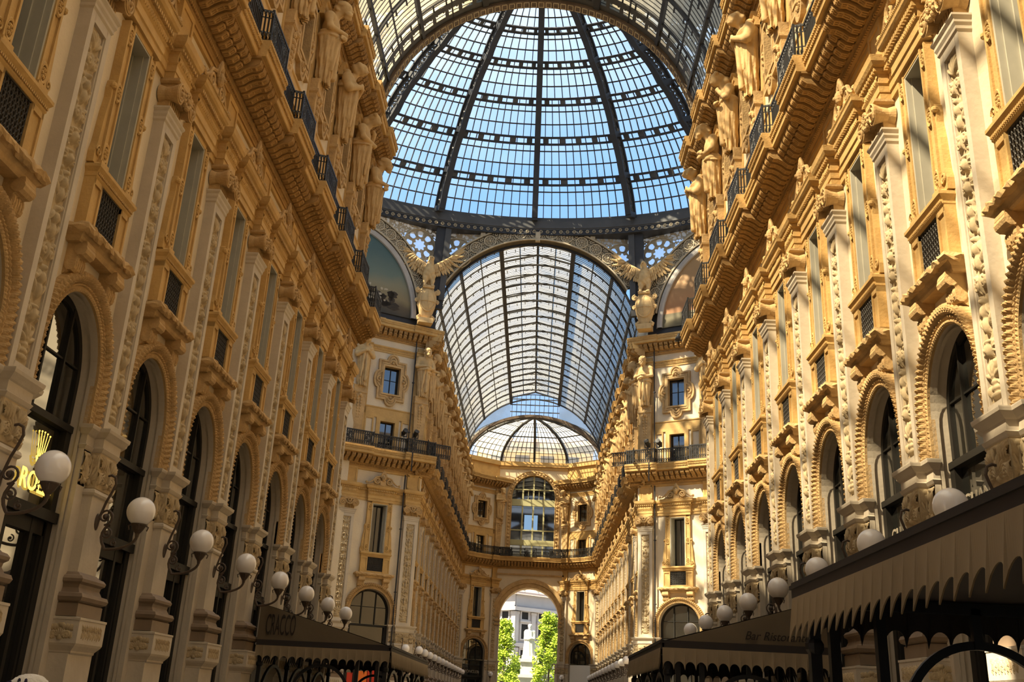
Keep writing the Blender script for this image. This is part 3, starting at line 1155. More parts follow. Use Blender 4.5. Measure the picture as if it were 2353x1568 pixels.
def proto_quatrefoil():
    P = Proto('quatrefoil_window', 'window')

    def outline(d):
        """rectangle with a lobe on each side, grown by d."""
        hw, z0, z1, zc = 1.0 + d, 20.5 - d, 23.3 + d, 21.9
        rl, rt = 0.62 + d * 0.5, 0.42 + d * 0.6
        pts = []

        def arc(cx, cz, rx, rz, a0, a1, n=10):
            for i in range(n + 1):
                a = a0 + (a1 - a0) * i / n
                pts.append((cx + rx * math.cos(a), cz + rz * math.sin(a)))
        pts.append((-hw, z0))
        arc(0, z0, rt, 0.42 + 0 * d, PI, 2 * PI)
        pts.append((hw, z0))
        arc(hw, zc, 0.28, rl, -PI / 2, PI / 2)
        pts.append((hw, z1))
        arc(0, z1, rt, 0.48 + 0 * d, 0, PI)
        pts.append((-hw, z1))
        arc(-hw, zc, 0.28, rl, PI / 2, 1.5 * PI)
        return pts
    m = MB()
    inner = outline(-0.30)
    win = []
    for x, z in inner:           # project the inner edge onto the window opening
        k = max(abs(x) / 0.60, abs(z - 21.9) / 0.95)
        win.append((x / k, 21.9 + (z - 21.9) / k))
    m.band(outline(0.0), outline(-0.12), 0, 0.16)
    m.band(outline(-0.12), outline(-0.20), 0, 0.10)
    m.band(outline(-0.20), inner, 0, 0.14)
    m.band(inner, win, 0, 0.08)
    m.band([(-0.72, 20.83), (0.72, 20.83), (0.72, 22.97), (-0.72, 22.97)], [(-0.58, 20.95), (0.58, 20.95), (0.58, 22.85), (-0.58, 22.85)], -0.30, 0.17)
    P.add('surround', m, SAND)
    m = MB()
    for cx, cz, a0 in ((0, 23.12, PI / 2), (0, 20.68, -PI / 2), (0.86, 21.9, 0), (-0.86, 21.9, PI)):
        for i in range(7):
            a = a0 + (i - 3) * 0.42
            m.ball((cx + 0.20 * math.cos(a), 0.13, cz + 0.20 * math.sin(a)), 0.085, 6, 5, (1, 0.8, 1))
        m.ball((cx, 0.15, cz), 0.09, 8, 5)
    P.add('shell_ornament', m, SAND)
    m = MB()
    for s in (-1, 1):
        m.box(s * 0.58, s * 0.50, -0.30, -0.2, 20.95, 22.85)
    for z in (20.95, 22.78):
        m.sbox(0.56, -0.3, -0.2, z, z + 0.07)
    m.sbox(0.025, -0.29, -0.21, 20.95, 22.85)
    m.sbox(0.5, -0.28, -0.22, 21.95, 21.98)
    fr = P.add('window_frame', m, FRAME)
    m = MB()
    m.add([(-0.56, -0.26, 20.95), (0.56, -0.26, 20.95), (0.56, -0.26, 22.85), (-0.56, -0.26, 22.85)], [(0, 3, 2, 1)])
    P.add('pane', m, PANE, fr)
    return P


# ---- iron railing of one bay, about the pilaster line
def proto_rail():
    P = Proto('balcony_railing', 'railing')
    H = BAY / 2
    path = [(-H, 0.80), (-1.08, 0.80), (-0.98, 1.06), (0.98, 1.06), (1.08, 0.80), (H, 0.80)]
    m = MB()
    for z, w in ((16.98, 0.05), (17.22, 0.03), (17.66, 0.03), (17.86, 0.06)):
        m.path_bar([(x, y, z) for x, y in path], [(0, 0, 1)] * 6, w, w)
    P.add('rail', m, IRON)
    m = MB()
    pts = []
    for a, b in zip(path[:-1], path[1:]):
        L = math.hypot(b[0] - a[0], b[1] - a[1])
        k = max(1, int(L / (0.145 if L > 0.5 else 0.075)))
        pts += [(a[0] + (b[0] - a[0]) * i / k, a[1] + (b[1] - a[1]) * i / k) for i in range(k)]
    for x, y in pts:
        m.box(x - 0.02, x + 0.02, y - 0.02, y + 0.02, 17.0, 17.86)
        m.torus((x + 0.07, y, 17.12), 0.055, 0.022, n=8, m=4)
        m.torus((x + 0.07, y, 17.76), 0.05, 0.018, n=8, m=4)
    for x in (-0.98, 0.98):
        m.box(x - 0.03, x + 0.03, 1.03, 1.09, 16.96, 17.92)
    P.add('baluster_row', m, IRON)
    for c in (-0.62, 0.62):
        m = MB()
        for r in (0.08, 0.17, 0.25):
            m.torus((c, 1.06, 17.44), r, 0.022, n=14, m=4)
        for k in range(8):
            a = PI / 4 * k
            m.torus((c + 0.2 * math.cos(a), 1.06, 17.44 + 0.2 * math.sin(a)), 0.06, 0.016, n=8, m=4)
        for j in range(-3, 4):
            m.tube([(c + 0.09 * j, 1.06, 17.2), (c + 0.09 * j + .03, 1.06, 17.45), (c + 0.09 * j, 1.06, 17.68)], 0.016, 4)
        P.add('medallion_panel', m, IRON)
    return P


# ---- statues
def drape(X, Y, Z, z1, seed):
    a = np.arctan2(Y - 0.35, X)
    k = np.clip((z1 - Z) / z1, 0, 1)
    return k * (0.055 * np.sin(11 * a + 2.2 * Z + seed) + 0.03 * np.sin(23 * a - 3.1 * Z + seed * 2)) + 0.02 * k * np.sin(9 * Z + 5 * X)


def statue_fn(kind):
    def fn(X, Y, Z):
        y0 = 0.34
        hipz = 1.62
        parts = [ell_sdf((0, y0, 1.75), (0.40, 0.30, 0.42))(X, Y, Z), ell_sdf((0, y0 + 0.05, 2.35), (0.43, 0.31, 0.52))(X, Y, Z),
                 cap_sdf((-0.36, y0 + 0.04, 2.68), (0.36, y0 + 0.04, 2.68), 0.20, 0.20)(X, Y, Z),
                 cap_sdf((0, y0 + 0.10, 2.75), (0, y0 + 0.34, 3.08), 0.16, 0.13)(X, Y, Z)]
        head = smin([ell_sdf((0, y0 + 0.46, 3.20), (0.20, 0.25, 0.27))(X, Y, Z), cap_sdf((0, y0 + 0.66, 3.16), (0, y0 + 0.73, 3.10), 0.045, 0.05)(X, Y, Z),
                     cap_sdf((-0.09, y0 + 0.64, 3.24), (0.09, y0 + 0.64, 3.24), 0.045, 0.045)(X, Y, Z), cap_sdf((-0.05, y0 + 0.66, 3.04), (0.05, y0 + 0.66, 3.04), 0.04, 0.04)(X, Y, Z)], 0.04)
        if kind == 0:      # bearded, bare chest, arms crossed low over the wrapped cloth
            hair = smin([ell_sdf((0, y0 + 0.36, 3.33), (0.25, 0.27, 0.20))(X, Y, Z), ell_sdf((0, y0 + 0.20, 3.14), (0.22, 0.16, 0.22))(X, Y, Z), ell_sdf((0, y0 + 0.60, 2.96), (0.15, 0.14, 0.22))(X, Y, Z)], 0.05) + 0.028 * np.sin(24 * X + 9 * Y) * np.sin(22 * Z + 6 * Y)
            arms = [cap_sdf((s * 0.50, y0 + 0.02, 2.66), (s * 0.60, y0 + 0.14, 2.12), 0.145, 0.115)(X, Y, Z) for s in (-1, 1)]
            arms += [cap_sdf((s * 0.60, y0 + 0.14, 2.12), (-s * 0.02, y0 + 0.58, 2.02 + 0.10 * s), 0.115, 0.085)(X, Y, Z) for s in (-1, 1)]
            hands = [cap_sdf((-s * 0.03, y0 + 0.58, 2.02 + .1 * s), (-s * 0.18, y0 + 0.56, 2.00 + .1 * s), 0.085, 0.07)(X, Y, Z) for s in (-1, 1)]
            hands += [cap_sdf((-s * 0.16, y0 + 0.57, 1.93 + .1 * s + .045 * f), (-s * 0.31, y0 + 0.50, 1.90 + .1 * s + .045 * f), 0.03, 0.024)(X, Y, Z) for s in (-1, 1) for f in range(4)]
            robe_top = 1.95
        elif kind == 1:    # hooded, wrapped in a mantle, hands folded at the breast
            hair = np.maximum(ell_sdf((0, y0 + 0.36, 3.22), (0.25, 0.31, 0.31))(X, Y, Z) + 0.02 * np.sin(20 * Y + 10 * Z), -(ell_sdf((0, y0 + 0.66, 3.12), (0.18, 0.24, 0.27))(X, Y, Z)))
            hair = smin([hair, cap_sdf((-.3, y0 - .02, 2.9), (.3, y0 - .02, 2.9), .16, .16)(X, Y, Z)], 0.08)
            arms = [cap_sdf((s * 0.48, y0, 2.62), (s * 0.57, y0 + 0.16, 2.10), 0.17, 0.16)(X, Y, Z) for s in (-1, 1)]
            arms += [cap_sdf((s * 0.57, y0 + 0.20, 2.10), (s * 0.10, y0 + 0.54, 2.36), 0.15, 0.10)(X, Y, Z) for s in (-1, 1)]
            hands = [cap_sdf((s * 0.10, y0 + 0.56, 2.36), (s * 0.02, y0 + 0.56, 2.52), 0.075, 0.05)(X, Y, Z) for s in (-1, 1)]
            robe_top = 2.55
        else:              # one arm across the belly, the other hand raised to the shoulder
            hair = smin([ell_sdf((0, y0 + 0.40, 3.30), (0.25, 0.28, 0.22))(X, Y, Z), cap_sdf((-.26, y0 + .5, 3.38), (.26, y0 + .5, 3.38), .09, .09)(X, Y, Z), ell_sdf((0, y0 + 0.1, 3.15), (.2, .2, .22))(X, Y, Z)], 0.05)
            arms = [cap_sdf((0.50, y0 + 0.02, 2.66), (0.60, y0 + 0.16, 2.12), 0.135, 0.11)(X, Y, Z), cap_sdf((0.60, y0 + 0.20, 2.12), (-0.16, y0 + 0.54, 2.06), 0.11, 0.085)(X, Y, Z),
                    cap_sdf((-0.50, y0 + 0.02, 2.66), (-0.60, y0 + 0.20, 2.16), 0.135, 0.11)(X, Y, Z), cap_sdf((-0.60, y0 + 0.26, 2.16), (-0.24, y0 + 0.46, 2.62), 0.11, 0.08)(X, Y, Z)]
            hands = [cap_sdf((-0.18, y0 + 0.54, 2.06), (-0.34, y0 + 0.48, 2.05), 0.085, 0.06)(X, Y, Z), cap_sdf((-0.22, y0 + 0.47, 2.64), (-0.12, y0 + 0.44, 2.76), 0.08, 0.055)(X, Y, Z)]
            robe_top = 2.2
        t = np.clip(Z / robe_top, 0, 1)
        rad = 0.27 + 0.19 * t
        robe = np.sqrt((X / 1.05) ** 2 + ((Y - y0) / 0.85) ** 2) - rad
        robe = np.maximum(robe, np.maximum(Z - robe_top, 0.02 - Z)) + drape(X, Y, Z, robe_top + 0.5, kind)
        sash = np.abs(Z - (robe_top - 0.1) + 0.5 * X * (0.6 if kind else -0.5)) - 0.09
        sash = np.maximum(sash, np.sqrt((X / 1.05) ** 2 + ((Y - y0) / 0.85) ** 2) - 0.50) + 0.02 * np.sin(30 * Z + 12 * X)
        tail = [cap_sdf((0.12, y0 + 0.38, robe_top - 0.15), (0.20, y0 + 0.30, 0.55), 0.10, 0.05)(X, Y, Z), cap_sdf((-0.05, y0 + 0.38, robe_top - 0.1), (-0.12, y0 + 0.32, 0.35), 0.08, 0.10)(X, Y, Z)]
        body = smin(parts + arms, 0.08)
        d = smin([body, robe], 0.05)
        d = smin([d, sash, smin(hands, 0.03)] + tail, 0.03)
        return np.minimum(smin([d, head], 0.06), hair)
    return fn


def proto_statue(kind):
    P = Proto('herm_statue', 'statue')
    m = snet(statue_fn(kind), (-0.85, -0.12, -0.02), (0.85, 1.3, 3.78), 0.032)
    for i, (x, y, z) in enumerate(m.v):
        m.v[i] = (x, y, z + 21.05)
    P.add('figure', m, STATUE, smooth=True)
    m = MB()
    vs = []
    for z, hw, v in ((16.9, 0.36, 0.20), (17.5, 0.34, 0.20), (20.9, 0.46, 0.30), (21.12, 0.48, 0.34)):
        vs += [(-hw, 0, z), (-hw, v, z), (hw, v, z), (hw, 0, z)]
    m.add(vs, [(4 * i + j, 4 * i + j + 1, 4 * i + j + 5, 4 * i + j + 4) for i in range(3) for j in range(3)] + [(12, 13, 14, 15)])
    m.face = 0.30
    m.wrap([(0, 20.55), (0.05, 20.62), (0.05, 20.70), (0, 20.74)], 0.45)
    for i in range(9):
        z = 20.35 - 0.2 * i
        for s in (-1, 1):
            m.ball((s * (0.12 - 0.007 * i), 0.30 - 0.012 * i, z), 0.10 - 0.005 * i, 7, 5, (1, 0.8, 1.2))
    m.ball((0, 0.32, 20.45), 0.13, 8, 6)
    P.add('tapered_pedestal', m, SAND)
    return P


# ---- lamp on its scrolled bracket; local y points out from the wall, origin at the globe's centre line on the pier face
def proto_lamp():
    P = Proto('globe_wall_lamp', 'wall lamp')
    OUT = 0.80
    m = MB()
    prof = [(max(1e-3, 0.25 * math.sin(PI * i / 16)), -0.262 * math.cos(PI * i / 16)) for i in range(17)]
    m.lathe(prof, 28, (0, OUT, 0))
    P.add('globe', m, GLOBE, smooth=True)
    m = MB()
    m.lathe([(0.03, -0.46), (0.04, -0.40), (0.09, -0.33), (0.12, -0.27), (0.14, -0.245), (0.14, -0.225), (0.10, -0.22)], 16, (0, OUT, 0))
    for k in range(4):
        a = PI / 2 * k + 0.4
        m.tube([(0.12 * math.cos(a), OUT + 0.12 * math.sin(a), -0.25), (0.17 * math.cos(a), OUT + 0.17 * math.sin(a), -0.27), (0.15 * math.cos(a), OUT + 0.15 * math.sin(a), -0.34)], 0.012, 5)
    P.add('globe_holder', m, BRACKET)
    m = MB()

    def q(n, f):
        return [f(i / (n - 1)) for i in range(n)]
    # sweep under the globe, up the wall, over in a crook
    main = q(14, lambda t: (0, OUT - 0.34 + 0.34 * math.cos(-PI * 0.5 * (1 - t)) if t < 1 else OUT, -0.45 - 0.0 - 0.20 * (1 - math.sin(PI * 0.5 * t))))
    main = [(0, 0.26 + 0.54 * math.sin(t * PI / 2), -0.44 - 0.26 * math.cos(t * PI / 2)) for t in np.linspace(0.0, 1, 10)][::-1]
    main += [(0, 0.26 - 0.10 * math.sin(t * PI), -0.70 + 0.46 * t) for t in np.linspace(0.1, 1, 6)]
    m.tube(main, 0.028, 7)
    crook = [(0, 0.03, -0.36), (0, 0.07, -0.10), (0, 0.13, 0.14), (0, 0.20, 0.32), (0, 0.25, 0.48), (0, 0.22, 0.60), (0, 0.14, 0.64), (0, 0.06, 0.62), (0, 0.02, 0.56)]
    m.tube(crook, 0.024, 7)

    def yspiral(cy, cz, R, turns, a0, sg, r):
        n = int(turns * 14)
        m.tube([(0, cy + R * (1 - 0.75 * i / n) * math.cos(a0 + sg * 2 * PI * i / 14), cz + R * (1 - 0.75 * i / n) * math.sin(a0 + sg * 2 * PI * i / 14)) for i in range(n + 1)], r, 6)
        m.ball((0, cy, cz), R * 0.36, 8, 6)
    yspiral(0.17, -0.12, 0.15, 1.5, -PI / 2, 1, 0.02)
    yspiral(0.24, -0.42, 0.10, 1.4, PI / 2, -1, 0.017)
    yspiral(0.40, -0.58, 0.07, 1.2, PI / 2, 1, 0.014)
    P.add('scroll_bracket', m, BRACKET)
    m = MB()
    m.lathe([(0.001, 0.0), (0.12, 0.0), (0.12, 0.02), (0.07, 0.045), (0.001, 0.06)], 16)
    for i, (x, y, z) in enumerate(m.v):
        m.v[i] = (x, z, y * 1.5 - 0.22)
    P.add('wall_plate', m, BRACKET)
    return P


# ------------------------------------------------------------------ facades
class Facade:
    def __init__(self, O, D, N, k, name):
        self.O, self.D, self.N, self.k, self.name = Vector((*O, 0)), Vector((*D, 0)).normalized(), Vector((*N, 0)).normalized(), k, name
        self.rz = math.atan2(-self.N.x, self.N.y)
        self.sgn = 1 if Vector((math.cos(self.rz), math.sin(self.rz), 0)).dot(self.D) > 0 else -1

    def loc(self, i, v=0.0, z=0.0):
        return self.O + self.D * (i * BAY * self.k) + self.N * v + Vector((0, 0, z))

    def M(self, i, v=0.0, z=0.0):
        return Matrix.Translation(self.loc(i, v, z)) @ Matrix.Rotation(self.rz, 4, 'Z') @ Matrix.Diagonal((self.k, 1, 1, 1))


def wall_panel():
    m = MB()
    H = BAY / 2
    m.cells([-H, -RA, RA, H], [0, 2, 4, 6, 9.04], [(-RA, RA, 0, 9.04)], 0)
    ap = arch_pts(RA, 28)
    vs = [(x, 0, z) for x, z in ap] + [(x, 0, 9.04) for x, z in ap]
    n = len(ap)
    m.add(vs, [(i, i + 1, n + i + 1, n + i) for i in range(n - 1)])
    holes = [(-0.53, 0.53, 10.34, 13.5), (-0.52, 0.52, 16.9, 19.0), (-0.60, 0.60, 20.9, 22.9)]
    m.cells([-H, -0.6, -0.53, -0.52, 0.52, 0.53, 0.6, H], [9.04, 10.34, 13.5, 16.9, 19.0, 20.9, 22.9, 25.9], holes, 0)
    m.cells([-H, H], [0, 6.5, 13, 19.5, 25.9], [], -0.8)
    return m


def clip_pieces(u0, u1, pieces):
    for a, b, V in pieces:
        a, b = max(a, u0), min(b, u1)
        if b - a > 0.01:
            yield a, b, V


def cornice_unit(u0=-BAY / 2, u1=BAY / 2, dz=0.0, Vc=1.08, Vo=0.85):
    """balcony cornice about a pilaster line: projecting in the middle, set back between; (stone, soffit) meshes."""
    st, so = MB(), MB()
    for a, b, V in clip_pieces(u0, u1, [(-9, -1.1, Vo), (-1.1, 1.1, Vc), (1.1, 9, Vo)]):
        z = dz
        st.strip([(V - 0.13, 16.46 + z), (V - 0.02, 16.46 + z), (V, 16.48 + z), (V, 16.66 + z), (V + 0.03, 16.68 + z), (V + 0.03, 16.74 + z), (V + 0.06, 16.80 + z), (V + 0.06, 16.94 + z), (0, 16.96 + z), (0, 16.6 + z)], a, b)
        a_, b_ = a + 0.004, b - 0.004
        so.strip([(0, 15.70 + z), (0.10, 15.70 + z), (0.10, 15.76 + z), (0.15, 15.80 + z), (0.15, 15.92 + z), (0.22, 15.97 + z), (0.22, 16.30 + z), (0.30, 16.38 + z), (V - 0.12, 16.42 + z), (V - 0.12, 16.60 + z), (0, 16.62 + z)], a_, b_)
        k = max(1, round((b - a) / 0.37))
        for i in range(k):
            u = a + (b - a) * (i + 0.5) / k
            pf = [(0.2, 16.40 + z), (0.2, 15.99 + z), (0.30, 15.96 + z), (0.42, 16.00 + z), (0.52, 16.10 + z), (V - 0.40, 16.19 + z), (V - 0.27, 16.20 + z), (V - 0.17, 16.27 + z), (V - 0.15, 16.38 + z), (V - 0.18, 16.43 + z)]
            so.strip(pf, u - 0.115, u + 0.115)
            cp = [(0.28, 15.95), (0.42, 15.985), (0.54, 16.09), (V - 0.38, 16.17), (V - 0.26, 16.175), (V - 0.155, 16.25), (V - 0.135, 16.37)]
            for t in (-0.085, 0, 0.085):
                so.tube([(u + t, v, q + z) for v, q in cp], 0.036, 5)
            for v, q in cp[1:5]:
                so.ball((u, v, q + z), 0.055, 6, 4, (2.1, 0.7, 0.8))
        k = max(1, round((b - a) / 0.105))
        for i in range(k):
            u = a + (b - a) * (i + 0.5) / k
            st.box(u - 0.03, u + 0.03, V + 0.0, V + 0.055, 16.66 + z, 16.72 + z)
            st.box(u - 0.034, u + 0.034, V + 0.02, V + 0.085, 16.80 + z, 16.87 + z)
            so.box(u - 0.032, u + 0.032, 0.08, 0.2, 15.80 + z, 15.88 + z)
    return st, so


def bands_unit(u0=-BAY / 2, u1=BAY / 2):
    """the stone courses that run along a bay behind its windows and pilasters."""
    m = MB()
    m.strip([(0, 13.62), (0.06, 13.62), (0.06, 13.78), (0.09, 13.80), (0.09, 13.96), (0.12, 14.0), (0.07, 14.02), (0.07, 14.22), (0.12, 14.26), (0.12, 14.34), (0.18, 14.42), (0.22, 14.52), (0.23, 14.61), (0, 14.63)], u0, u1)
    n = int((u1 - u0) / 0.11)
    for i in range(n):
        u = u0 + (u1 - u0) * (i + 0.5) / n
        m.box(u - 0.032, u + 0.032, 0.1, 0.19, 14.26, 14.33)
    m.strip([(0, 15.55), (0.06, 15.57), (0.06, 15.70), (0, 15.72)], u0, u1)
    m.strip([(0, 19.42), (0.05, 19.42), (0.05, 19.84), (0.09, 19.88), (0.09, 19.95), (0, 19.97)], u0, u1)
    m.strip([(0, 23.82), (0.05, 23.82), (0.05, 23.95), (0.09, 23.97), (0.09, 24.12), (0.15, 24.18), (0.16, 24.25), (0, 24.27)], u0, u1)
    for i in range(n):
        u = u0 + (u1 - u0) * (i + 0.5) / n
        m.box(u - 0.03, u + 0.03, 0.08, 0.13, 24.05, 24.11)
    a, b = max(u0, -0.60), min(u1, 0.60)
    if b > a:
        m.box(a, b, 0, 0.05, 16.9, 23.82)
        m.strip([(0, 23.72), (0.22, 23.72), (0.22, 23.9), (0.27, 23.96), (0.27, 24.14), (0.33, 24.2), (0.34, 24.27), (0, 24.28)], a, b)
        m.box(max(a, -.46), min(b, .46), 0, 0.12, 24.27, 24.6)
    return m


PIER, PIL, TALL, ARCHW, MEZZ, QUAT, RAIL, LAMP = proto_pier(), proto_pilaster(), proto_tall_window(), proto_arch_window(), proto_mezz(), proto_quatrefoil(), proto_rail(), proto_lamp()
STAT = [proto_statue(i) for i in range(3)]

YP = 14.137
near_l = Facade((-7.6, YP), (0, 1), (1, 0), 3.5 / BAY, 'left near facade')
near_r = Facade((7.6, YP), (0, 1), (-1, 0), 3.5 / BAY, 'right near facade')
far_l = Facade((-7.6, 65.0), (0, 1), (1, 0), 3.5 / BAY, 'left far facade')
far_r = Facade((7.6, 65.0), (0, 1), (-1, 0), 3.5 / BAY, 'right far facade')
DG = (0.8704, 0.4924)
DS = -0.25
diag_l = Facade((-7.3 - DG[0] * 0.38 + DG[1] * DS, 64.4 - DG[1] * 0.38 - DG[0] * DS), (-DG[0], -DG[1]), (DG[1], -DG[0]), 1.0, 'left slanting octagon facade')
diag_r = Facade((7.3 + DG[0] * 0.38 - DG[1] * DS, 64.4 - DG[1] * 0.38 - DG[0] * DS), (DG[0], -DG[1]), (-DG[1], -DG[0]), 1.0, 'right slanting octagon facade')
end_l = Facade((-3.80, 110.0), (-3.65, -2.85), (2.85, -3.65), 4.63 / BAY, 'left slant of the end wall')
end_r = Facade((3.80, 110.0), (3.65, -2.85), (-2.85, -3.65), 4.63 / BAY, 'right slant of the end wall')

# (facade, first pilaster, last pilaster, wall structure name)
FAC = [(near_l, -2, 7, 'wall_left'), (near_r, -2, 7, 'wall_right'), (diag_l, 0, 1, 'wall_left_slant'), (diag_r, 0, 1, 'wall_right_slant'),
       (far_l, 0, 12, 'wall_left_far'), (far_r, 0, 12, 'wall_right_far'), (end_l, 0, 1, 'wall_end_left'), (end_r, 0, 1, 'wall_end_right')]
tn = [0]


def trim(mb, m, label):
    tn[0] += 1
    return structure('trim_%d' % tn[0], mb, m, label=label)


WP, BU, (CS, CO), (US, UO) = wall_panel(), bands_unit(), cornice_unit(), cornice_unit(dz=8.73, Vc=1.04, Vo=0.84)
for F, i0, i1, wn in FAC:
    w, b, cs, co, us, uo = MB(), MB(), MB(), MB(), MB(), MB()
    for i in range(i0, i1):
        w.merge(WP, F.M(i + 0.5))
    ends = {}
    dz_, vc_, vo_ = (9.05, 0.80, 0.70) if F in (diag_l, diag_r) else (8.73, 1.04, 0.84)
    for i in range(i0, i1 + 1):
        Mx = F.M(i)
        a, c = -BAY / 2, BAY / 2
        if i in (i0, i1) and not (i == i0 and F in (near_l, near_r)):
            # end bay: keep the half towards the run and a short return past the pilaster
            short = {near_l: 0.75, near_r: 0.75, far_l: 0.7, far_r: 0.7}.get(F, 0.62)
            out_is_plus = (i == i1) == (F.sgn > 0)
            a, c = (-BAY / 2, short) if out_is_plus else (-short, BAY / 2)
            ends[i] = (a, c)
            mb_w = MB()
            mb_w.cells([a if out_is_plus is False else 0, 0 if out_is_plus is False else c], [0, 13, 25.9], [], 0)
            w.merge(mb_w, Mx)
            bb, (c1, c2), (u1_, u2_) = bands_unit(a, c), cornice_unit(a - (0 if out_is_plus else 0.5), c + (0.5 if out_is_plus else 0)), cornice_unit(a - (0 if out_is_plus else 0.5), c + (0.5 if out_is_plus else 0), dz_, vc_, vo_)
        else:
            bb, (c1, c2), (u1_, u2_) = BU, (CS, CO), (US, UO)
        b.merge(bb, Mx); cs.merge(c1, Mx); co.merge(c2, Mx); us.merge(u1_, Mx); uo.merge(u2_, Mx)
    structure(wn, w, STUCCO)
    nm = F.name
    trim(b, OCHRE, 'ochre stone courses along the ' + nm)
    c_ = trim(cs, OCHRE, 'carved balcony cornice along the ' + nm)
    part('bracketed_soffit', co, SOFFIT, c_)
    c_ = trim(us, OCHRE, 'carved crowning cornice along the ' + nm)
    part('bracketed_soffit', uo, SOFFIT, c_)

    where = {near_l: 'shaded left facade', near_r: 'sunlit right facade', diag_l: 'left octagon wall', diag_r: 'right octagon wall',
             far_l: 'far arm left facade', far_r: 'far arm right facade', end_l: 'left slanting end wall', end_r: 'right slanting end wall'}[F]
    k = F.k
    rnd = random.Random(hash(wn) % 1000 if False else len(wn))
    for i in range(i0, i1 + 1):
        q = i - max(i0, -1)
        od = ORD[max(0, q)] if F in (near_l, near_r, far_l, far_r) else ('inner', 'outer')[q] if q < 2 else ORD[q]
        along = ('%s from the camera on the %s' % (od, where)) if F in (near_l, near_r, far_l, far_r) else ('%s one on the %s' % (od, where))
        z_ = lambda v=0.0: F.loc(i, v)
        PIER.put(z_(), F.rz, k, 'grey marble pier with carved capital, ' + along, 'ground floor piers')
        PIL.put(z_(), F.rz, k, 'grey pilaster with carved candelabra panel, ' + along, 'carved pilasters')
        RAIL.put(z_(), F.rz, k, 'black iron balcony railing bay, ' + along, 'balcony railings')
        sk = {near_l: [1, 2, 0, 1, 0, 2, 0, 1, 2, 0], near_r: [0, 1, 2, 0, 0, 1, 1, 2, 0, 1]}.get(F, [0, 1, 2, 0, 2, 1, 0, 1, 2, 0, 1, 2, 0])[max(0, i - i0) % 10]
        what = ['bearded bowed stone figure with crossed arms', 'hooded bowed stone figure with folded hands', 'bowed stone figure with a raised hand'][sk]
        STAT[sk].put(z_(0.02), F.rz, k, what + ', ' + along.replace('from the camera ', 'from camera '), 'herm statues under the crowning cornice')
    for i in range(i0, i1):
        q = i - max(i0, -1)
        od = ORD[max(0, q)]
        along = ('%s from the camera on the %s' % (od, where)) if i1 - i0 > 1 else ('on the %s' % where)
        c = F.loc(i + 0.5)
        ARCHW.put(c, F.rz, k, 'arched dark shop window with carved archivolt, ' + along, 'arched shop windows')
        TALL.put(c, F.rz, k, 'tall window with iron balconette and crest, ' + along, 'tall windows')
        MEZZ.put(c, F.rz, k, 'small window behind the balcony railing, ' + along, 'mezzanine windows')
        QUAT.put(c, F.rz, k, 'square window in a lobed stone frame, ' + along, 'quatrefoil windows')

# lamps: globes 4.62 m up, 0.8 m off the pier face
def lamps(F, idx, where, y_off=0.0):
    for n, i in enumerate(idx):
        p = F.loc(i, 0.28) + F.D * y_off
        p.z = 4.62
        d = 0.80 - (1.052 - 0.28)
        p += F.N * (-d)
        LAMP.put(p, F.rz, 1.0, 'white globe lamp on iron bracket, %s from the camera on the %s' % (ORD[n], where), 'globe wall lamps')


lamps(near_l, range(0, 8), 'shaded left facade')
lamps(near_r, range(0, 8), 'sunlit right facade')
lamps(far_l, range(0, 13), 'far arm left facade')
lamps(far_r, range(0, 13), 'far arm right facade')
lamps(diag_l, [0, 1], 'left octagon wall')
lamps(diag_r, [0, 1], 'right octagon wall')

# plain return walls of the octagon, seen only from inside it
m = MB()
for s in (-1, 1):
    a = [(s * 7.6, 39.2), (s * 18.9, 46.2), (s * 18.9, 56.8)]
    e_ = (s * (7.3 + DG[0] * 5.0), 64.4 - DG[1] * 5.0)
    pts = [a[0], a[1], a[2], e_]
    for p, q in zip(pts[:-1], pts[1:]):
        m.add([(p[0], p[1], 0), (q[0], q[1], 0), (q[0], q[1], 26.5), (p[0], p[1], 26.5)], [(0, 1, 2, 3)])
    m.add([(s * 7.6, 38.9, 0), (s * 7.6, 39.25, 0), (s * 7.6, 39.25, 25.9), (s * 7.6, 38.9, 25.9)], [(0, 1, 2, 3)])
structure('wall_octagon', m, STUCCO)
# parapet above the near cornices up to the foot of the vault
m = MB()
for s in (-1, 1):
    m.box(s * 7.5, s * 8.2, -20, 39.2, 25.6, 26.2)
    m.box(s * 7.5, s * 8.2, 64.6, 107.4, 25.6, 26.2)
trim(m, OCHRE, 'gutter course under the glass vaults')
m = MB()
m.add([(-40, -25, 0), (40, -25, 0), (40, 112, 0), (-40, 112, 0)], [(0, 1, 2, 3)])
structure('floor', m, FLOOR)
m = MB()
for s in (-1, 1):
    m.add([(s * 7.6, -20, 0), (s * 7.6, 5.5, 0), (s * 7.6, 5.5, 25.9), (s * 7.6, -20, 25.9)], [(0, 1, 2, 3)])
m.add([(-7.6, -20, 0), (7.6, -20, 0), (7.6, -20, 33.8), (-7.6, -20, 33.8)], [(0, 1, 2, 3)])
structure('wall_behind', m, STUCCO)
m = MB()
m.box(-8.2, 8.2, -20.4, -7.0, 33.9, 34.3)
for s in (-1, 1):
    m.box(s * 7.5, s * 8.2, -20.4, -7.0, 26.2, 33.9)
structure('ceiling_bounce_blocker', m, SOFFIT)  # unseen opaque roof added behind the camera to cut sunlight and bounce


# ------------------------------------------------------------------ glass vaults over the arms
XV, ZV, RV = -0.12, 25.85, 7.5
TL = R_(21)


def vp(th, y, r=RV):
    return (XV + r * math.sin(th), y, ZV + r * math.cos(th))


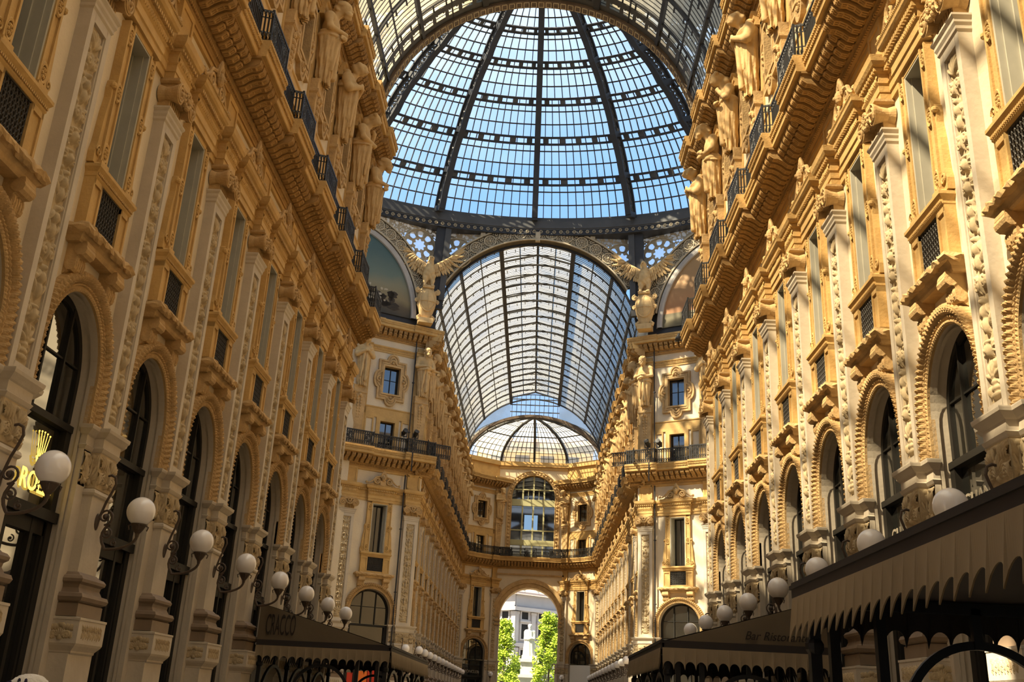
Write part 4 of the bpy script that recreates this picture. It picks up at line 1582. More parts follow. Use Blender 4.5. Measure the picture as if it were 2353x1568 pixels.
def vault(name, y0, y1, yb, clear_from=None):
    root = bpy.data.objects.new(name, None)
    COL.objects.link(root)
    root['kind'] = 'structure'
    root['label'] = 'barrel vault of pale glass and dark glazing bars over the ' + ('near arm' if y0 < 50 else 'far arm')
    g = MB()
    A = [R_(-90) + (R_(90) - TL) * i / 16 for i in range(17)]
    for s in (1, -1):
        g.grid(np.array([[vp(s * a, y) for y in (y0, y1)] for a in A]))
    xe, ze = RV * math.sin(TL), ZV + RV * math.cos(TL)
    ridge = ZV + RV + 0.55
    ye = clear_from or y1
    for s in (1, -1):
        g.add([(XV + s * xe, y0, ze + 0.62), (XV, y0, ridge + 0.3), (XV, ye, ridge + 0.3), (XV + s * xe, ye, ze + 0.62)], [(0, 1, 2, 3)])
    part('vault_glazing', g, VAULTGLASS, root)
    if clear_from:
        g = MB()
        for s in (1, -1):
            g.add([(XV + s * xe, ye, ze + 0.62), (XV, ye, ridge + 0.3), (XV, y1, ridge + 0.3), (XV + s * xe, y1, ze + 0.62)], [(0, 1, 2, 3)])
        part('clear_ridge_glazing', g, DOMEGLASS, root)
    m = MB()
    for s in (1, -1):
        m.add([(XV + s * xe, y0, ze - 0.1), (XV + s * xe, y1, ze - 0.1), (XV + s * xe, y1, ze + 0.65), (XV + s * xe, y0, ze + 0.65)], [(0, 1, 2, 3)])
    part('ridge_upstand', m, STEEL, root)
    # glazing bars along the arches
    m = MB()
    n = int((y1 - yb) / 0.292)
    Ab = [R_(-88) + (R_(88) - TL) * i / 12 for i in range(13)]
    for k in range(n + 1):
        y = yb + (y1 - yb) * k / n
        w = 0.04 if k % 2 == 0 else 0.024
        for s in (1, -1):
            P_ = [vp(s * a, y, RV - 0.04) for a in Ab]
            m.path_bar(P_, [(math.sin(s * a), 0, math.cos(a)) for a in Ab], w, 0.03)
            m.bar((XV + s * xe, y, ze + 0.58), (XV, y, ridge + 0.25), w, 0.03)
    part('glazing_bar', m, STEELB, root)
    # main arches
    m = MB()
    nr = max(1, round((y1 - yb) / 1.75))
    for k in range(nr + 1):
        y = yb + (y1 - yb) * k / nr
        w = 0.13 if k % 2 == 0 else 0.075
        P_ = [vp(R_(-89) + R_(178) * i / 36, y, RV - 0.12) for i in range(37)]
        m.path_bar(P_, [(p[0] - XV, 0, p[2] - ZV) for p in P_], w, 0.13 if k % 2 == 0 else 0.07)
        if k % 2 == 0:
            for s in (1, -1):
                m.bar((XV + s * xe, y, ze + 0.5), (XV, y, ridge + 0.15), 0.10, 0.12)
    part('arch_rib', m, STEELB, root)
    # purlins
    m = MB()
    for th, w in ((21, 0.30), (48, 0.18), (70, 0.12), (34, 0.06), (60, 0.05), (80, 0.06)):
        for s in (1, -1):
            a = R_(th) * s
            m.path_bar([vp(a, y0, RV - 0.14), vp(a, y1, RV - 0.14)], [(math.sin(a), 0, math.cos(a))] * 2, w, 0.2 if w > 0.1 else 0.08)
    m.path_bar([(XV, y0, ridge + 0.2), (XV, y1, ridge + 0.2)], [(0, 0, 1)] * 2, 0.16, 0.25)
    for s in (1, -1):
        m.path_bar([(XV + s * xe * 0.5, y0, ridge - 0.05), (XV + s * xe * 0.5, y1, ridge - 0.05)], [(0, 0, 1)] * 2, 0.06, 0.08)
    part('purlin', m, STEELB, root)
    # short cross pieces between paired bars: the blocks that chequer the vault
    m = MB()
    for k in range(nr):
        ya = yb + (y1 - yb) * (k + 0.05) / nr
        yc = yb + (y1 - yb) * (k + 0.33) / nr
        for s in (1, -1):
            for j in range(13):
                a = (TL + R_(4) + R_(65) * j / 12) * s
                m.path_bar([vp(a, ya, RV - 0.06), vp(a, yc, RV - 0.06)], [(math.sin(a), 0, math.cos(a))] * 2, 0.07, 0.05)
            for j in range(4):
                x = xe * (j + 0.5) / 4
                m.bar((XV + s * x, ya, ridge + 0.2 - (ridge - ze - 0.35) * x / xe), (XV + s * x, yc, ridge + 0.2 - (ridge - ze - 0.35) * x / xe), 0.05, 0.05)
    part('cross_bar', m, STEELB, root)
    return root


vault('ceiling_near', -7.0, 38.3, 24.5)
vault('ceiling_far', 64.75, 103.4, 64.75)

# arch at the mouth of the near vault: steel band with lobed lights and a panelled rib
m = MB()
NA = 72
ths = [R_(-88) + R_(176) * i / NA for i in range(NA + 1)]
m.grid(np.array([[vp(a, y, RV - 0.16) for y in (37.0, 37.18)] for a in ths]))
m.grid(np.array([[vp(a, y, RV - 0.16) for y in (37.92, 38.1)] for a in ths]))
LT = R_(5.6)
for k in range(-16, 17):
    a = k * LT
    for e in (a - LT / 2, ):
        m.grid(np.array([[vp(q, y, RV - 0.16) for y in (37.18, 37.92)] for q in np.linspace(e - LT * .14, e + LT * 0.14, 3)]))
    for dy0, dy1 in ((37.18, 37.36), (37.74, 37.92)):
        m.grid(np.array([[vp(q, y, RV - 0.16) for y in (dy0, dy1)] for q in np.linspace(a - LT * 0.5, a + LT * 0.5, 4)]))
        for j in (-1, 1):
            q0 = a + j * LT * 0.26
            m.grid(np.array([[vp(q, y, RV - 0.17) for y in (dy0 - .02, dy1 + .05)] for q in (q0 - LT * .07, q0 + LT * .07)]))
band = trim(m, STEEL, 'steel band with lobed lights at the mouth of the near vault')
m = MB()
m.grid(np.array([[vp(a, y, RV + 0.02) for y in (37.0, 38.1)] for a in ths]))
part('lobed_light', m, VAULTGLASS, band)
m = MB()
P_ = [vp(a, 38.35, RV - 0.06) for a in ths]
m.path_bar(P_, [(p[0] - XV, 0, p[2] - ZV) for p in P_], 0.5, 0.46)
part('edge_rib', m, RUST, band)
m = MB()
for k in range(-31, 32):
    a = R_(2.8) * k
    q0, q1 = a - R_(0.95), a + R_(0.95)
    for r, y in ((RV - 0.305, None), ):
        P4 = [vp(q0, 38.18, r), vp(q1, 38.18, r), vp(q1, 38.52, r), vp(q0, 38.52, r)]
        for p, q in zip(P4, P4[1:] + P4[:1]):
            m.bar(p, q, 0.035, 0.035)
part('edge_panel', m, TRACERY, band)

# ------------------------------------------------------------------ dome over the octagon
YC, XC, ASP = 51.5, -0.40, 1.47
RINGS = [(12.70, 35.05), (11.68, 37.80), (10.27, 40.39), (8.79, 42.71), (7.06, 44.60), (5.37, 46.21), (3.55, 47.35)]


def dp(phi, t, dr=0.0):
    """point of the dome at angle phi from the far end and level t (0 .. 6)."""
    i = min(int(t), len(RINGS) - 2)
    f = t - i
    r0, z0 = RINGS[max(i - 1, 0)]
    a, b = RINGS[i], RINGS[i + 1]
    rho = a[0] + (b[0] - a[0]) * f
    z = a[1] + (b[1] - a[1]) * f
    rho += 0.10 * math.sin(PI * f)
    z += 0.10 * math.sin(PI * f)
    n = Vector((a[1] - b[1], 0)).length
    tx, tz = (b[0] - a[0]), (b[1] - a[1])
    L = math.hypot(tx, tz)
    nr_, nz_ = tz / L, -tx / L
    rho += nr_ * dr
    z += nz_ * dr
    return Vector((XC + ASP * rho * math.sin(phi), YC + rho * math.cos(phi), z))


def dn(phi, t):
    return dp(phi, t, 1.0) - dp(phi, t)


dome = bpy.data.objects.new('ceiling_dome', None)
COL.objects.link(dome)
dome['kind'] = 'structure'
dome['label'] = 'glass and iron dome over the octagon'
g = MB()
PH = [2 * PI * i / 96 for i in range(97)]
g.grid(np.array([[tuple(dp(p, t / 3, 0.05)) for t in range(19)] for p in PH]))
g.add([tuple(dp(p, 6)) for p in PH[:-1]] + [(XC, YC, 48.6)], [(i, (i + 1) % 96, 96) for i in range(96)])
part('dome_glazing', g, DOMEGLASS, dome)
for k in range(16):
    ph = 2 * PI * k / 16
    if math.cos(ph) < -0.75:
        continue
    T = [6 * i / 30 for i in range(31)]
    ups = [dn(ph, min(t, 5.99)) for t in T]
    m = MB()
    m.path_bar([dp(ph, t, -0.02) for t in T], ups, 0.34, 0.14)
    m.path_bar([dp(ph, t, -0.92) for t in T], ups, 0.42, 0.14)
    for t in RINGS and range(0, 7):
        m.bar(dp(ph, min(t, 5.99), 0.0), dp(ph, min(t, 5.99), -0.92), 0.40, 0.40)
    rb = part('dome_rib', m, STEELB, dome)
    m = MB()
    nn = 32
    for i in range(nn):
        t = 6 * (i + 0.5) / nn
        c = dp(ph, t, -0.47)
        ax = (dp(ph, min(5.99, t + 0.05)) - dp(ph, t - 0.05)).normalized()
        az = dn(ph, t).normalized()
        m.torus(c, 0.30, 0.075, ax, az, 12, 4)
        m.torus(c, 0.11, 0.06, ax, az, 8, 4)
        for j in (0, 1):
            m.bar(c - ax * 0.28 if j else c - az * 0.36, c + ax * 0.28 if j else c + az * 0.36, 0.05, 0.05)
    part('flower_lattice', m, STEEL, rb)
m = MB()
mb2 = MB()
for lv in range(1, 7):
    t = min(lv, 5.995)
    P0 = [dp(p, t, -0.10) for p in PH]
    for d, dtt in ((-0.12, 0.0), (-0.12, -0.17)):
        Q = [dp(p, t + dtt, d) for p in PH]
        m.path_bar(Q, [dn(p, t) for p in PH], 0.17, 0.16)
    nb_ = (5, 5, 4.5, 4.5, 4, 4)[lv - 1]
    for i in range(int(16 * nb_)):
        p = 2 * PI * (i + 0.5) / (16 * nb_)
        a, b = dp(p, t, -0.12), dp(p, t - 0.17, -0.12)
        mb2.bar(a, b, 0.5 - 0.05 * lv, 0.10, dn(p, t))
part('dome_ring', m, STEELB, dome)
part('ring_block', mb2, STEEL, dome)
m = MB()
NB = [11, 11, 10, 8, 6, 5]
for sgm in range(16):
    pc = 2 * PI * (sgm + 0.5) / 16
    if math.cos(pc) < -0.75:
        continue
    for lv in range(6):
        nb = NB[lv]
        for j in range(1, nb + 1):
            p = 2 * PI * (sgm + j / (nb + 1)) / 16
            P_ = [dp(p, lv + f) for f in (0.02, 0.33, 0.66, 0.98)]
            m.path_bar(P_, [dn(p, lv + 0.5)] * 4, 0.055, 0.09)
part('meridian_bar', m, STEELB, dome)
m = MB()
for lv in range(6):
    for f in (0.33, 0.66):
        Q = [dp(p, lv + f, 0.03) for p in PH]
        m.path_bar(Q, [dn(p, lv + f) for p in PH], 0.10, 0.03)
part('pane_lap', m, STEEL, dome)


# ring girder at the foot of the dome
def ring_pts(r, z, n=128):
    return [(XC + ASP * r * math.sin(2 * PI * i / n), YC + r * math.cos(2 * PI * i / n), z) for i in range(n + 1)]


m = MB()
prof = [(12.62, 35.10), (12.62, 34.80), (12.50, 34.78), (12.50, 34.20), (12.56, 34.18), (12.56, 34.10)]
m.grid(np.array([ring_pts(r, z) for r, z in prof]).transpose(1, 0, 2))
gird = trim(m, STEEL, 'dark iron ring girder at the foot of the dome')
m = MB()
prof = [(12.56, 34.10), (12.60, 34.08), (12.60, 33.78), (12.54, 33.76), (12.54, 33.68), (14.4, 33.68)]
m.grid(np.array([ring_pts(r, z) for r, z in prof]).transpose(1, 0, 2))
part('scroll_course', m, STEELB, gird)
m = MB()
nsc = 240
for i in range(nsc):
    a = 2 * PI * i / nsc
    if math.cos(a) < 0.2:
        continue
    c = Vector((XC + ASP * 12.55 * math.sin(a), YC + 12.55 * math.cos(a), 33.94))
    ax = Vector((ASP * math.cos(a), -math.sin(a), 0)).normalized()
    m.torus(c, 0.105, 0.026, ax, (0, 0, 1), 10, 4)
    m.ball(c, 0.035, 5, 4)
part('scroll_ornament', m, TRACERY, gird)


# ------------------------------------------------------------------ drum: arch bands, pierced spandrels, corner posts
class Plane:
    def __init__(s, O, D, N):
        s.O, s.D, s.N = Vector((*O, 0)), Vector((*D, 0)), Vector((*N, 0))
        s.rz = math.atan2(-s.N.x, s.N.y)
        s.sg = 1 if Vector((math.cos(s.rz), math.sin(s.rz), 0)).dot(s.D) > 0 else -1

    def p(s, u, v, z):
        return s.O + s.D * u + s.N * v + Vector((0, 0, z))

    def matrix(s, u=0, v=0, z=0):
        return Matrix.Translation(s.p(u, v, z)) @ Matrix.Rotation(s.rz, 4, 'Z')


def arch_band(pl, c, zc, a0, b0, a1, b1, t0, t1, name, lim):
    """ornamental band between two ellipses with roundels."""
    m = MB()
    n = 72
    T = [t0 + (t1 - t0) * i / n for i in range(n + 1)]
    A = [[tuple(pl.p(c + (a0 + (a1 - a0) * f) * math.cos(t), v, zc + (b0 + (b1 - b0) * f) * math.sin(t))) for f, v in ((0, -0.8), (0, 0.30), (0.10, 0.34), (0.13, 0.24), (0.87, 0.24), (0.90, 0.34), (1.0, 0.30), (1.0, 0.0))] for t in T]
    m.grid(np.array(A))
    root = trim(m, TRACERY_D, name)
    m = MB()
    am, bm = (a0 + a1) / 2, (b0 + b1) / 2
    L = 0
    last = None
    R = (b1 - b0) * 0.36
    step = R * 2.75
    acc = step * 0.5
    for i in range(1201):
        t = t0 + (t1 - t0) * i / 1200
        P = pl.p(c + am * math.cos(t), 0.26, zc + bm * math.sin(t))
        if last is not None:
            acc += (P - last).length
        last = P
        if acc >= step:
            acc -= step
            Dv = pl.D
            sc = (a1 - a0) / (b1 - b0)
            m.torus(P, R, 0.055, Dv * sc, (0, 0, 1), 18, 5)
            for k in range(8):
                a = PI / 4 * k
                q = P + Dv * (R * 0.56 * sc * math.cos(a)) + Vector((0, 0, R * 0.56 * math.sin(a)))
                m.torus(q, R * 0.19, 0.035, Dv * sc, (0, 0, 1), 8, 4)
            m.ball(P, R * 0.24, 8, 5)
            tg = Vector((0, 0, 0))
            t2 = t + (t1 - t0) * 0.002
            tg = (pl.p(c + am * math.cos(t2), 0.26, zc + bm * math.sin(t2)) - P).normalized()
            nn = tg.cross(pl.N).normalized()
            Q = P + tg * (step * 0.5)
            for e in (-1, 1):
                m.torus(Q + nn * (R * 0.72 * e), R * 0.22, 0.035, Dv * sc, (0, 0, 1), 8, 4)
                for f in (-1, 1):
                    m.ball(P + tg * (step * 0.36 * f) + nn * (R * 0.95 * e), R * 0.13, 6, 4)
            m.torus(Q, R * 0.20, 0.035, Dv * sc, (0, 0, 1), 8, 4)
    part('roundel_row', m, TRACERY, root)
    m = MB()
    for f, w in ((0.03, 0.10), (0.97, 0.10)):
        P_ = [pl.p(c + (a0 + (a1 - a0) * f) * math.cos(t), 0.34, zc + (b0 + (b1 - b0) * f) * math.sin(t)) for t in T]
        m.path_bar(P_, [pl.N] * len(P_), w, 0.10)
    part('edge_moulding', m, TRACERY, root)
    return root


def spandrel(pl, u0, u1, c, zc, a, b, org, label, ztop=33.75):
    us = [u0 + (u1 - u0) * i / 30 for i in range(31)]
    vs, fs = [], []
    for u in us:
        q = 1 - ((u - c) / a) ** 2
        zl = zc + b * math.sqrt(q) if q > 0 else zc
        zl = min(max(zl, 28.6), ztop)
        vs += [((u - org[0]) * pl.sg, 0.0, zl - org[1]), ((u - org[0]) * pl.sg, 0.0, ztop - org[1])]
    fs = [(2 * i, 2 * i + 2, 2 * i + 3, 2 * i + 1) for i in range(30)]
    m = MB()
    m.add(vs, fs)
    tn[0] += 1
    o = structure('trim_%d' % tn[0], m, LACE, label=label)
    o.matrix_world = pl.matrix(org[0], 0.05, org[1])
    # stone ribs of the tracery around the star
    r = MB()
    for rad in (1.20, ):
        r.torus((0, 0.04, 0), rad, 0.05, n=28, m=5)
    for k in range(8):
        t = PI / 4 * k
        r.torus((0.82 * math.cos(t), 0.04, 0.82 * math.sin(t)), 0.27, 0.035, n=12, m=4)
    part('star_rib', r, TRACERY, o)
    return o


far_pl = Plane((0, 64.4), (1, 0), (0, -1))
arch_band(far_pl, XV, 25.85, 7.45, 7.45, 8.6, 8.6, R_(30), R_(150), 'carved arch band with rosettes at the mouth of the far vault', 7.4)
for s in (-1, 1):
    spandrel(far_pl, s * 7.45, s * 1.6, XV, 25.85, 8.6, 8.6, (s * 6.0, 32.1), 'pierced tracery beside the far vault arch, ' + ('left' if s < 0 else 'right') + ' of its crown')
dgl = Plane((-7.3 + 0.4924 * 0.1, 64.4 - .8704 * .1), (-0.8704, -0.4924), (0.4924, -0.8704))
dgr = Plane((7.3 - 0.4924 * 0.1, 64.4 - .8704 * .1), (0.8704, -0.4924), (-0.4924, -0.8704))
for pl, w in ((dgl, 'left'), (dgr, 'right')):
    arch_band(pl, 6.8, 26.5, 5.45, 6.25, 6.5, 7.3, R_(10), R_(170), 'carved arch band with rosettes over the %s mosaic' % w, 6.4)
    spandrel(pl, 0.1, 5.6, 6.8, 26.5, 6.5, 7.3, (1.55, 32.3), 'pierced tracery above the %s mosaic arch' % w)
    m = MB()
    m.bar(pl.p(0.05, 0.25, 27.6), pl.p(0.05, 0.75, 34.0), 1.0, 0.42, pl.N + Vector((0, -1, 0)))
    o = trim(m, STEELB, 'dark iron post in the %s corner of the octagon drum' % w)
    m = MB()
    m.bar(pl.p(-0.2, 0.62, 28.2), pl.p(-0.2, 1.05, 34.0), 0.42, 0.12, pl.N + Vector((0, -1, 0)))
    part('post_flange', m, STEEL, o)
    # backing of the wall behind the mosaic
    m = MB()
    m.grid(np.array([[tuple(pl.p(6.8 + 5.5 * math.cos(t), 0.02, z)) for z in (25.6, 26.5 + 6.3 * math.sin(t))] for t in np.linspace(0.0, PI, 40)]))
    m.add([tuple(pl.p(u, -0.05, z)) for u, z in ((-0.2, 25.6), (13.4, 25.6), (13.4, 28.4), (-0.2, 28.4))], [(0, 1, 2, 3)])
    trim(m, STEELB, 'dark backing of the %s mosaic arch' % w)
m = MB()
for s, x in ((-1, -4.1), (1, 3.85), (0, -0.12)):
    m.bar((x, 64.15, 33.9), (x, 64.15, 33.45 if s else 33.2), 0.34, 0.3, (0, 1, 0))
trim(m, TRACERY, 'short posts between the far arch and the dome ring')


# ------------------------------------------------------------------ mosaics
def mosaic(pl, w, pict, label):
    t = thing('mosaic_lunette', label, 'mosaic')
    t.matrix_world = pl.matrix(6.8, 0.12, 26.5)
    m = MB()
    pts = [(5.05 * math.cos(a), 5.85 * math.sin(a)) for a in np.linspace(0, PI, 48)]
    m.add([(x, 0.0, z) for x, z in pts], [tuple(range(48))])
    part('picture', m, pict, t)
    m = MB()
    T = np.linspace(0, PI, 49)
    m.grid(np.array([[((5.02 + d) * math.cos(a), v, (5.82 + d) * math.sin(a)) for d, v in ((0, 0.0), (0, 0.16), (0.12, 0.2), (0.32, 0.2), (0.40, 0.1), (0.40, 0.0))] for a in T]))
    part('grey_frame', m, mat_frame, t)
    return t


mat_frame = mat('lunette_frame_stone', (0.40, 0.37, 0.33), 0.75, 0.06)
ml = mosaic(dgl, 'left', PICT_L, 'arched mosaic with a teal sky over brown land, beside the left eagle')
mr = mosaic(dgr, 'right', PICT_R, 'arched mosaic with an amber sky over a dull green band, beside the right eagle')
# painted shapes lying in the mosaics
m = MB()
rnd = random.Random(8)
sg = dgl.sg


def blot(m, cx, cz, rx, rz, n=14, jag=0.3, y=0.012):
    m.add([(cx + rx * (1 + rnd.uniform(-jag, jag)) * math.cos(2 * PI * k / n), y, cz + rz * (1 + rnd.uniform(-jag, jag)) * math.sin(2 * PI * k / n)) for k in range(n)], [tuple(range(n))])


for i in range(26):
    blot(m, -sg * (2.6 + rnd.uniform(-1.2, 1.2)), 0.6 + rnd.uniform(0, 0.9), rnd.uniform(.15, .45), rnd.uniform(.1, .3))
for i in range(7):
    blot(m, -sg * (1.0 + rnd.uniform(-.6, .8)), 1.4 + rnd.uniform(0, 1.0), rnd.uniform(.2, .4), rnd.uniform(.15, .4))
part('painted_foliage', m, mat('mosaic_dark_brown', (0.05, 0.036, 0.02), 0.6, 0.15, 3), ml)
m = MB()
for i in range(22):
    blot(m, -sg * (2.2 + rnd.uniform(-.9, .9)), 1.0 + rnd.uniform(-.2, .9), rnd.uniform(.06, .13), rnd.uniform(.05, .12), 7, 0.3, 0.018)
part('painted_blossom', m, mat('mosaic_blossom', (0.40, 0.34, 0.24), 0.6, 0), ml)
m = MB()
m.add([(-sg * x, 0.012, z) for x, z in ((0.0, 2.4), (0.35, 3.2), (0.55, 4.4), (0.3, 4.9), (0.0, 4.3), (-0.3, 3.3))], [tuple(range(6))])
part('painted_wing', m, mat('mosaic_grey', (0.075, 0.085, 0.075), 0.6, 0.1), ml)
m = MB()
sg = dgr.sg
for i in range(16):
    blot(m, -sg * (1.6 + rnd.uniform(-1.0, 0.8)), 1.2 + rnd.uniform(0, 1.2), rnd.uniform(.25, .55), rnd.uniform(.2, .45))
for i in range(7):
    blot(m, -sg * (2.05 + rnd.uniform(-.3, .3)), 2.2 + rnd.uniform(0, 0.8), rnd.uniform(.12, .25), rnd.uniform(.15, .3))
part('painted_smoke', m, mat('mosaic_smoke', (0.17, 0.12, 0.065), 0.6, 0.15, 3), mr)
m = MB()
m.add([(-sg * x, 0.016, z) for x, z in ((0.4, 0.0), (2.2, 0.0), (2.2, 1.1), (1.9, 1.3), (0.9, 1.25), (0.4, 1.1))], [tuple(range(6))])
part('painted_block', m, mat('mosaic_block', (0.13, 0.12, 0.085), 0.6, 0.1), mr)


# ------------------------------------------------------------------ eagles on shields
def eagle(loc, rz, label, flip):
    t = thing('eagle_statue', label, 'eagle statue', loc, rz, 'eagles of the octagon')

    def body(X, Y, Z):
        d = [ell_sdf((0, 0.10, 3.55), (0.42, 0.42, 0.66))(X, Y, Z), cap_sdf((0, 0.12, 3.9), (0.05 * flip, 0.22, 4.42), 0.33, 0.20)(X, Y, Z),
             ell_sdf((0.06 * flip, 0.27, 4.55), (0.20, 0.25, 0.22))(X, Y, Z)]
        d += [cap_sdf((s * 0.24, 0.14, 3.25), (s * 0.27, 0.20, 2.72), 0.24, 0.14)(X, Y, Z) for s in (-1, 1)]
        d += [cap_sdf((s * 0.27, 0.20, 2.75), (s * 0.27, 0.26, 2.50), 0.09, 0.08)(X, Y, Z) for s in (-1, 1)]
        for s in (-1, 1):
            for k in (-1, 0, 1):
                d.append(cap_sdf((s * 0.27, 0.26, 2.50), (s * 0.27 + 0.13 * k, 0.46, 2.40), 0.07, 0.045)(X, Y, Z))
        d.append(cap_sdf((0, -0.1, 3.15), (0, -0.28, 2.55), 0.26, 0.22)(X, Y, Z))
        r = smin(d, 0.09)
        return r + 0.022 * np.sin(17 * Z + 7 * np.abs(X)) * np.sin(19 * X)
    m = snet(body, (-0.8, -0.7, 2.2), (0.8, 0.95, 5.0), 0.05)
    bo = part('body', m, STATUE, t, smooth=True)
    m = MB()
    m.tube([(0.07 * flip, 0.46, 4.56), (0.10 * flip, 0.60, 4.55), (0.11 * flip, 0.67, 4.47), (0.11 * flip, 0.66, 4.38)], 0.085, 7, 0.015)
    part('beak', m, STATUE, bo, smooth=True)
    for s in (-1, 1):
        m = MB()
        A, Bp, Cp = Vector((s * 0.30, 0.06, 4.05)), Vector((s * 0.95, -0.02, 4.55)), Vector((s * 1.72, -0.10, 5.25))
        lead = [(1 - q) ** 2 * A + 2 * q * (1 - q) * Bp + q * q * Cp for q in np.linspace(0, 1, 16)]
        m.tube(lead, 0.16, 7, 0.05)

        def feather(p, d, L, w, off):
            d = d.normalized()
            side = Vector((0, 1, 0)).cross(d).normalized()
            n = 7
            vs = []
            for k in range(n):
                f = k / (n - 1)
                ww = w * (0.55 + 0.45 * math.sin(PI * min(1, f * 0.9 + 0.1))) * (1 if f < 0.85 else 0.62)
                c = p + d * (L * f)
                for a, e in ((-1, 0), (0, 0.055), (1, 0), (0, -0.03)):
                    vs.append(c + side * (ww * a) + Vector((0, off + e, 0)))
            fs = [(4 * k + j, 4 * k + (j + 1) % 4, 4 * k + 4 + (j + 1) % 4, 4 * k + 4 + j) for k in range(n - 1) for j in range(4)] + [(3, 2, 1, 0), tuple(range(4 * n - 4, 4 * n))]
            m.add(vs, fs)
        for k in range(13):
            q = k / 12
            p = lead[int(q * 15)]
            dirn = Vector((s * (0.10 + 0.62 * q), 0, -1 + 1.75 * q * q))
            feather(p, dirn, 1.0 - 0.18 * math.cos(q * 3), 0.115, -0.05)
        for row, Lr in ((0.55, 0.04), (0.34, 0.09)):
            for k in range(11):
                q = k / 11
                p = lead[int(q * 15)]
                feather(p, Vector((s * (0.15 + 0.5 * q), 0, -1 + 1.5 * q * q)), row, 0.095, Lr)
        part('wing', m, STATUE, t)
    # shield with a cross on a scrolled base
    m = MB()
    prof = [(0.30, 0.0), (0.42, 0.25), (0.62, 0.9), (0.72, 1.4), (0.66, 1.9), (0.45, 2.3), (0.3, 2.42)]
    m.lathe(prof, 20, (0, 0.0, 0), 1.0, 0.62)
    for s in (-1, 1):
        m.tube(spiral_pts(s * 0.66, 2.05, 0.20, 1.6, 0.18, PI * 0.5, -s), 0.07, 6)
        m.tube(spiral_pts(s * 0.70, 1.35, 0.14, 1.5, 0.15, -PI * 0.5, s), 0.06, 6)
        m.ball((s * 0.66, 0.18, 2.05), 0.1, 8, 6)
        m.tube([(s * 0.40, 0.1, 0.25), (s * 0.58, 0.12, 0.1), (s * 0.5, 0.14, -0.1)], 0.11, 7)
    m.box(-0.5, 0.5, -0.4, 0.4, -0.35, 0.02)
    m.tube([(-0.4, 0.34, 2.35), (0.4, 0.34, 2.35)], 0.12, 8)
    part('scrolled_base', m, STATUE, t)
    m = MB()
    m.ball((0, 0.30, 1.32), 0.56, 20, 12, (0.95, 0.42, 1.45))
    sh = part('shield', m, STATUE, t, smooth=True)
    m = MB()
    m.torus((0, 0.36, 1.32), 0.52, 0.05, n=28, m=6, sz=1.48)
    m.tube([(-0.5, 0.46, 1.22), (0, 0.57, 1.22), (0.5, 0.46, 1.22)], 0.03, 5)
    m.tube([(0, 0.42, 0.6), (0, 0.57, 1.3), (0, 0.44, 2.05)], 0.03, 5)
    part('cross_and_rim', m, STATUE, sh)
    return t


eagle((-7.70, 63.25, 26.45), PI + 0.30, 'carved eagle with raised wings on a shield, between the teal mosaic and the far vault', -1)
eagle((7.52, 63.25, 26.6), PI - 0.30, 'carved eagle with raised wings on a shield, between the amber mosaic and the far vault', 1)

# ------------------------------------------------------------------ end wall
end_pl = Plane((0, 110.0), (-1, 0), (0, -1))      # local x runs to the viewer's right as -D


def epoly(u, z, v=0.0):
    return (u, 110.0 - v, z)


m = MB()
XA, RAE, ZAE = 0.08, 3.20, 10.55
n = 32
ap = [(XA + RAE, 0)] + [(XA + RAE * math.cos(PI * i / n), ZAE + RAE * math.sin(PI * i / n)) for i in range(n + 1)] + [(XA - RAE, 0)]
vs = [epoly(x, z) for x, z in ap] + [epoly(x, 16.5) for x, z in ap]
k = len(ap)
m.add(vs, [(i, i + 1, k + i + 1, k + i) for i in range(k - 1)])
for s in (-1, 1):
    m.add([epoly(XA + s * RAE, 0), epoly(s * 3.85, 0), epoly(s * 3.85, 27.6), epoly(XA + s * RAE, 27.6)], [(0, 1, 2, 3)])
RW, ZW = 2.42, 23.75
wp = [(XA + RW, 16.5)] + [(XA + RW * math.cos(PI * i / n), ZW + RW * math.sin(PI * i / n)) for i in range(n + 1)] + [(XA - RW, 16.5)]
vs = [epoly(x, z) for x, z in wp] + [epoly(x, 27.6) for x, z in wp]
m.add(vs, [(i, i + 1, k + i + 1, k + i) for i in range(k - 1)])
for s in (-1, 1):
    m.add([epoly(XA + s * RW, 16.5), epoly(XA + s * RAE, 16.5), epoly(XA + s * RAE, 27.6), epoly(XA + s * RW, 27.6)], [(0, 1, 2, 3)])
structure('wall_end', m, STUCCO)
m = MB()
m.grid(np.array([[epoly(x, z, v) for v in (0.0, 0.12, -1.8)] for x, z in ap]))
out = [(XA + (RAE + 0.95) * math.cos(PI * i / n), ZAE + (RAE + 0.95) * math.sin(PI * i / n)) for i in range(n + 1)]
inn = [(XA + RAE * math.cos(PI * i / n), ZAE + RAE * math.sin(PI * i / n)) for i in range(n + 1)]
for f0, f1, v0, v1 in ((0, 0.45, 0.12, 0.12), (0.45, 0.5, 0.12, 0.2), (0.5, 0.9, 0.2, 0.2), (0.9, 1.0, 0.2, 0.0)):
    m.grid(np.array([[epoly(a[0] + (b[0] - a[0]) * f, a[1] + (b[1] - a[1]) * f, v) for f, v in ((f0, v0), (f1, v1))] for a, b in zip(inn, out)]))
for s in (-1, 1):
    m.box(XA + s * RAE, XA + s * (RAE + 0.1), 109.86, 111.8, 10.2, 10.55)
    m.box(XA + s * (RAE - 0.05), XA + s * (RAE + 0.95), 109.8, 111.8, 9.7, 9.9)
    m.box(XA + s * (RAE - 0.05), XA + s * (RAE + 0.95), 109.8, 111.8, 10.1, 10.3)
m.box(-3.6, 3.7, 109.84, 110, 15.05, 15.2)
for s in (-1, 1):
    m.box(s * 3.55, s * 3.7, 109.84, 110, 12.0, 15.2)
trim(m, SAND, 'stone arch of the passage through the end wall')
t = thing('great_arched_window', 'great round-headed window with olive mullions above the end arch', 'window', (XA, 110, 0), PI)
m = MB()
